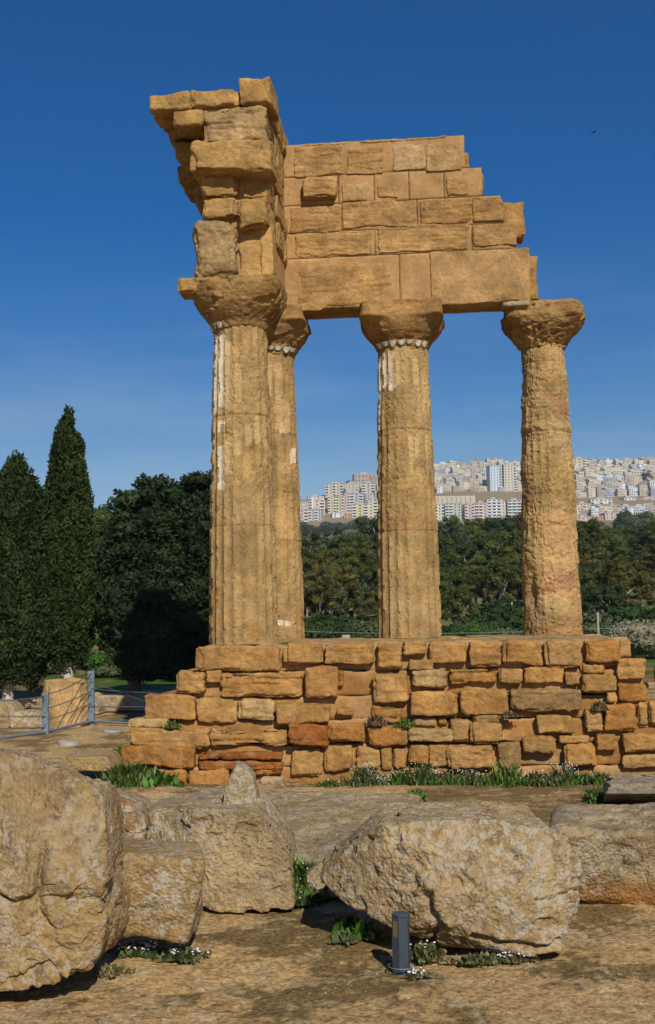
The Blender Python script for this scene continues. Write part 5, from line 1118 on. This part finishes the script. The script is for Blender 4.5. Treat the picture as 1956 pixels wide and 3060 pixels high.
for i, (px, hh, rx, nf, bs, lab) in enumerate([(985, .12, .22, 6, G, 'tiny green weed clump at the podium foot, leftmost of the foot row'), (1090, .30, .30, 60, (.09, .14, .05), 'white-flowered weed clump at the podium foot, second from the left'), (1140, .24, .22, 60, (.08, .13, .04), 'greyish flowering weeds at the podium foot below the middle column left edge'),
      (1260, .38, .35, 50, (.05, .10, .02), 'dark green bushy weeds at the podium foot just right of the flat slab'), (1330, .32, .32, 70, (.07, .10, .035), 'thick weeds dotted with white flowers at the podium foot under the middle gap'), (1410, .28, .32, 60, (.08, .12, .045), 'sparse grey green flowering weeds left of the bright tuft at the podium foot'),
      (1515, .36, .24, 0, (.07, .19, .02), 'bright green spiky tuft in the middle of the podium foot row'), (1600, .34, .30, 80, (.12, .11, .06), 'dry brownish flowering weeds right of the bright tuft'), (1680, .36, .32, 90, (.10, .12, .05), 'tall flowering weeds topped with pale blossoms at the podium foot, third from the right'),
      (1745, .26, .26, 20, G, 'green weeds at the podium foot, second from the right'), (1795, .28, .18, 0, G, 'green weeds in the gap beside the right foundation slab'), (1205, .24, .25, 20, G, 'low green weeds at the podium foot behind the slab end')]):
    X, Y = wl_(px); weed(lab, X, Y, terr1(X, Y)-.02, rx*.85, .16, hh*[.8, 1.1, .65, .95, .75][i % 5], [300, 520, 260, 420][i % 4], 200+i, nf//2, bs)
# continuous fringe of grass at the wall foot
rng = np.random.default_rng(77); n_ = 900; pxr = rng.uniform(1245, 1800, n_); cen = []
xs0 = np.array([wl_(p_, -.35) for p_ in (1245, 1800)]); t_ = (pxr-1245)/555; cx_ = xs0[0, 0]+(xs0[1, 0]-xs0[0, 0])*t_; cy_ = xs0[0, 1]+(xs0[1, 1]-xs0[0, 1])*t_+rng.normal(0, .13, n_)
cen = np.stack([cx_, cy_, rng.uniform(.0, .11, n_)], 1); v, f, c = leaves(cen, .02, np.tile(arr([0, 0, 1]), (n_, 1)), arr([.06, .13, .02])[None]*rng.uniform(.6, 1.4, (n_, 1)), rng, 5, .4)
tag(link('grass_strip', mk_mesh('grass_strip', v, f, M_WEED, c, False)), 'low green grass growing along the foot of the podium', 'grass', kind='stuff')
def wz_(px, py, z=0): p = onZ(px, py, z); return p.x, p.y, z
for i, (px, py, z, rx, ry, hh, nn3, nf, br, bs, lab) in enumerate([
      (900, 2660, 0, .34, .3, .30, 2600, 26, False, G, 'thick green weeds with tiny white flowers between the pointed rock and the massive rock'), (860, 2695, 0, .3, .12, .13, 900, 8, False, G, 'low grass along the right foot of the pointed rock'), (740, 2692, 0, .3, .08, .10, 700, 0, False, G, 'low grass fringe under the middle of the pointed rock'), (628, 2685, 0, .12, .08, .10, 300, 0, False, G, 'small grass tuft at the left foot of the pointed rock'),
      (1040, 2795, 0, .13, .12, .20, 60, 0, True, (.07, .15, .02), 'broad-leaved green plant in the shadow left of the bollard'), (1085, 2800, 0, .12, .1, .22, 60, 0, True, (.06, .14, .02), 'broad-leaved plant right beside the left face of the bollard'), (1030, 2810, 0, .1, .08, .09, 260, 0, False, (.08, .11, .05), 'grey green low weeds in front of the broad-leaved plants'),
      (1265, 2860, 0, .14, .10, .12, 420, 6, False, (.07, .09, .03), 'scrubby weeds just right of the bollard foot'), (1430, 2872, 0, .22, .06, .07, 420, 0, False, (.09, .10, .04), 'thin low grass under the front lip of the massive rock'), (1540, 2868, 0, .14, .06, .07, 260, 22, False, (.10, .10, .05), 'white-flowered low weeds under the right lip of the massive rock'),
      (1250, 2912, 0, .10, .05, .05, 120, 16, False, (.09, .10, .04), 'tiny white flowers on the soil in front of the bollard'), (410, 2850, 0, .16, .08, .09, 420, 60, False, (.06, .09, .03), 'cluster of white flowers at the foot of the squared golden block'), (540, 2862, 0, .14, .09, .09, 420, 22, False, (.06, .09, .03), 'white flowers under the pointed corner of the golden block'), (590, 2850, 0, .1, .05, .05, 80, 8, False, (.06, .09, .03), 'few white flowers right of the golden block corner'),
      (372, 2275, 0, .25, .25, .30, 1200, 0, False, G, 'green weeds in the corner between the small block and the podium'), (385, 2345, .0, .40, .30, .36, 2400, 0, False, (.045, .11, .015), 'dense dark green weeds at the left foot of the podium'), (470, 2350, 0, .32, .2, .30, 160, 0, True, (.05, .13, .015), 'leafy green plant hanging at the lower left of the podium'), (1790, 2395, 0, .18, .4, .22, 700, 0, False, G, 'grass tuft at the left side of the right foundation slab'),
      (1248, 2385, 0, .12, .5, .12, 700, 0, False, G, 'grass along the right end of the flat foundation slab'), (1450, 2445, 0, .4, .1, .06, 500, 0, False, G, 'thin grass behind the top of the massive rock'), (445, 2490, 0, .1, .15, .30, 500, 0, False, (.10, .08, .04), 'dry brown weeds in the crack left of the pointed rock'), (330, 2905, 0, .12, .1, .07, 220, 0, False, (.12, .11, .05), 'dry grass by the lower right corner of the huge left block')]):
    x, y, zz0 = wz_(px, py, z); weed(lab, x, y, zz0-.01, rx, ry, hh, nn3, 300+i, nf, bs, br)
for i, (px, py, yl, hh, bs, lab) in enumerate([(870, 1920, -3.3, .05, G, 'green moss cushion on the stylobate by the corner column'), (1210, 2165, -3.9, .14, G, 'small green weed growing from a podium joint below the middle column'), (1127, 2160, -3.9, .2, (.16, .11, .06), 'dry brown tuft growing from the podium under the middle column'), (513, 2168, -3.85, .12, G, 'small weed on the left podium step'), (1520, 2410-275, -3.9, .10, (.12, .10, .05), 'dry sprig on the right part of the podium wall'), (1790, 2115, -3.85, .16, (.14, .11, .05), 'thin dry stems in a mortar patch near the right end of the podium')]):
    x, z = onF(px, py, yl); X, Y = loc2w(x, yl); weed(lab, X, Y, max(z-.04, PODTOP-.0 if i == 0 else -9), .12 if i else .16, .08, hh, 320, 400+i, 0, bs)
# pebbles: uncountable
rng = np.random.default_rng(8); mb_ = MB(); dd, dq = sphere_dirs(2)
for k in range(4200):
    px = rng.uniform(-20, 1980); py = 2640+440*rng.random()**.8; p = onZ(px, py); s_ = rng.uniform(.002, .008)*(2.6 if rng.random() < .07 else 1)
    if perlin(np.array([[p.x*1.4, p.y*1.4, 3.3]]))[0] < rng.uniform(-.5, .35): continue
    j = np.argmin(np.abs(xs-p.x)); i_ = np.argmin(np.abs(ys-p.y)); cpb = [arr([.46, .38, .26]), arr([.36, .26, .14]), arr([.52, .47, .38]), arr([.26, .18, .09])][rng.integers(4)]
    mb_.add(dd*arr([s_*rng.uniform(.8, 1.8), s_*rng.uniform(.7, 1.4), s_*.55])*(1+.35*perlin(dd*2.5+k)[:, None])+arr([p.x, p.y, zz[i_*nxx+j]]), dq, cpb*rng.uniform(.6, 1.1))
tag(mb_.build('pebbles', M_STONE, None), 'small pale pebbles scattered over the foreground soil', 'pebbles', kind='stuff')

# ---------------------------------------------------------------- haze
hx0, hx1, hy0, hy1, hz0, hz1 = float(xs[0])-5, float(xs[-1])+5, float(ys[0])-5, float(ys[-1])+5, float(zz.min())-1, float(zz.max())+22
mb_ = MB(); mb_.box((hx0, hy0, hz0), (hx1, hy1, hz1)); hm = bpy.data.materials.new('thin_air'); hm.use_nodes = True; hn = hm.node_tree; hn.nodes.clear()
ho = hn.nodes.new('ShaderNodeOutputMaterial'); hp = hn.nodes.new('ShaderNodeVolumePrincipled'); hp.inputs['Color'].default_value = (.72, .84, 1, 1); hp.inputs['Density'].default_value = .00013; hn.links.new(hp.outputs[0], ho.inputs['Volume'])
tag(mb_.build('haze', hm), kind='stuff')

for o in sc.objects:
    if 'label' in o and len(o['label'].split()) > 16: print('LONG', len(o['label'].split()), o['label'])
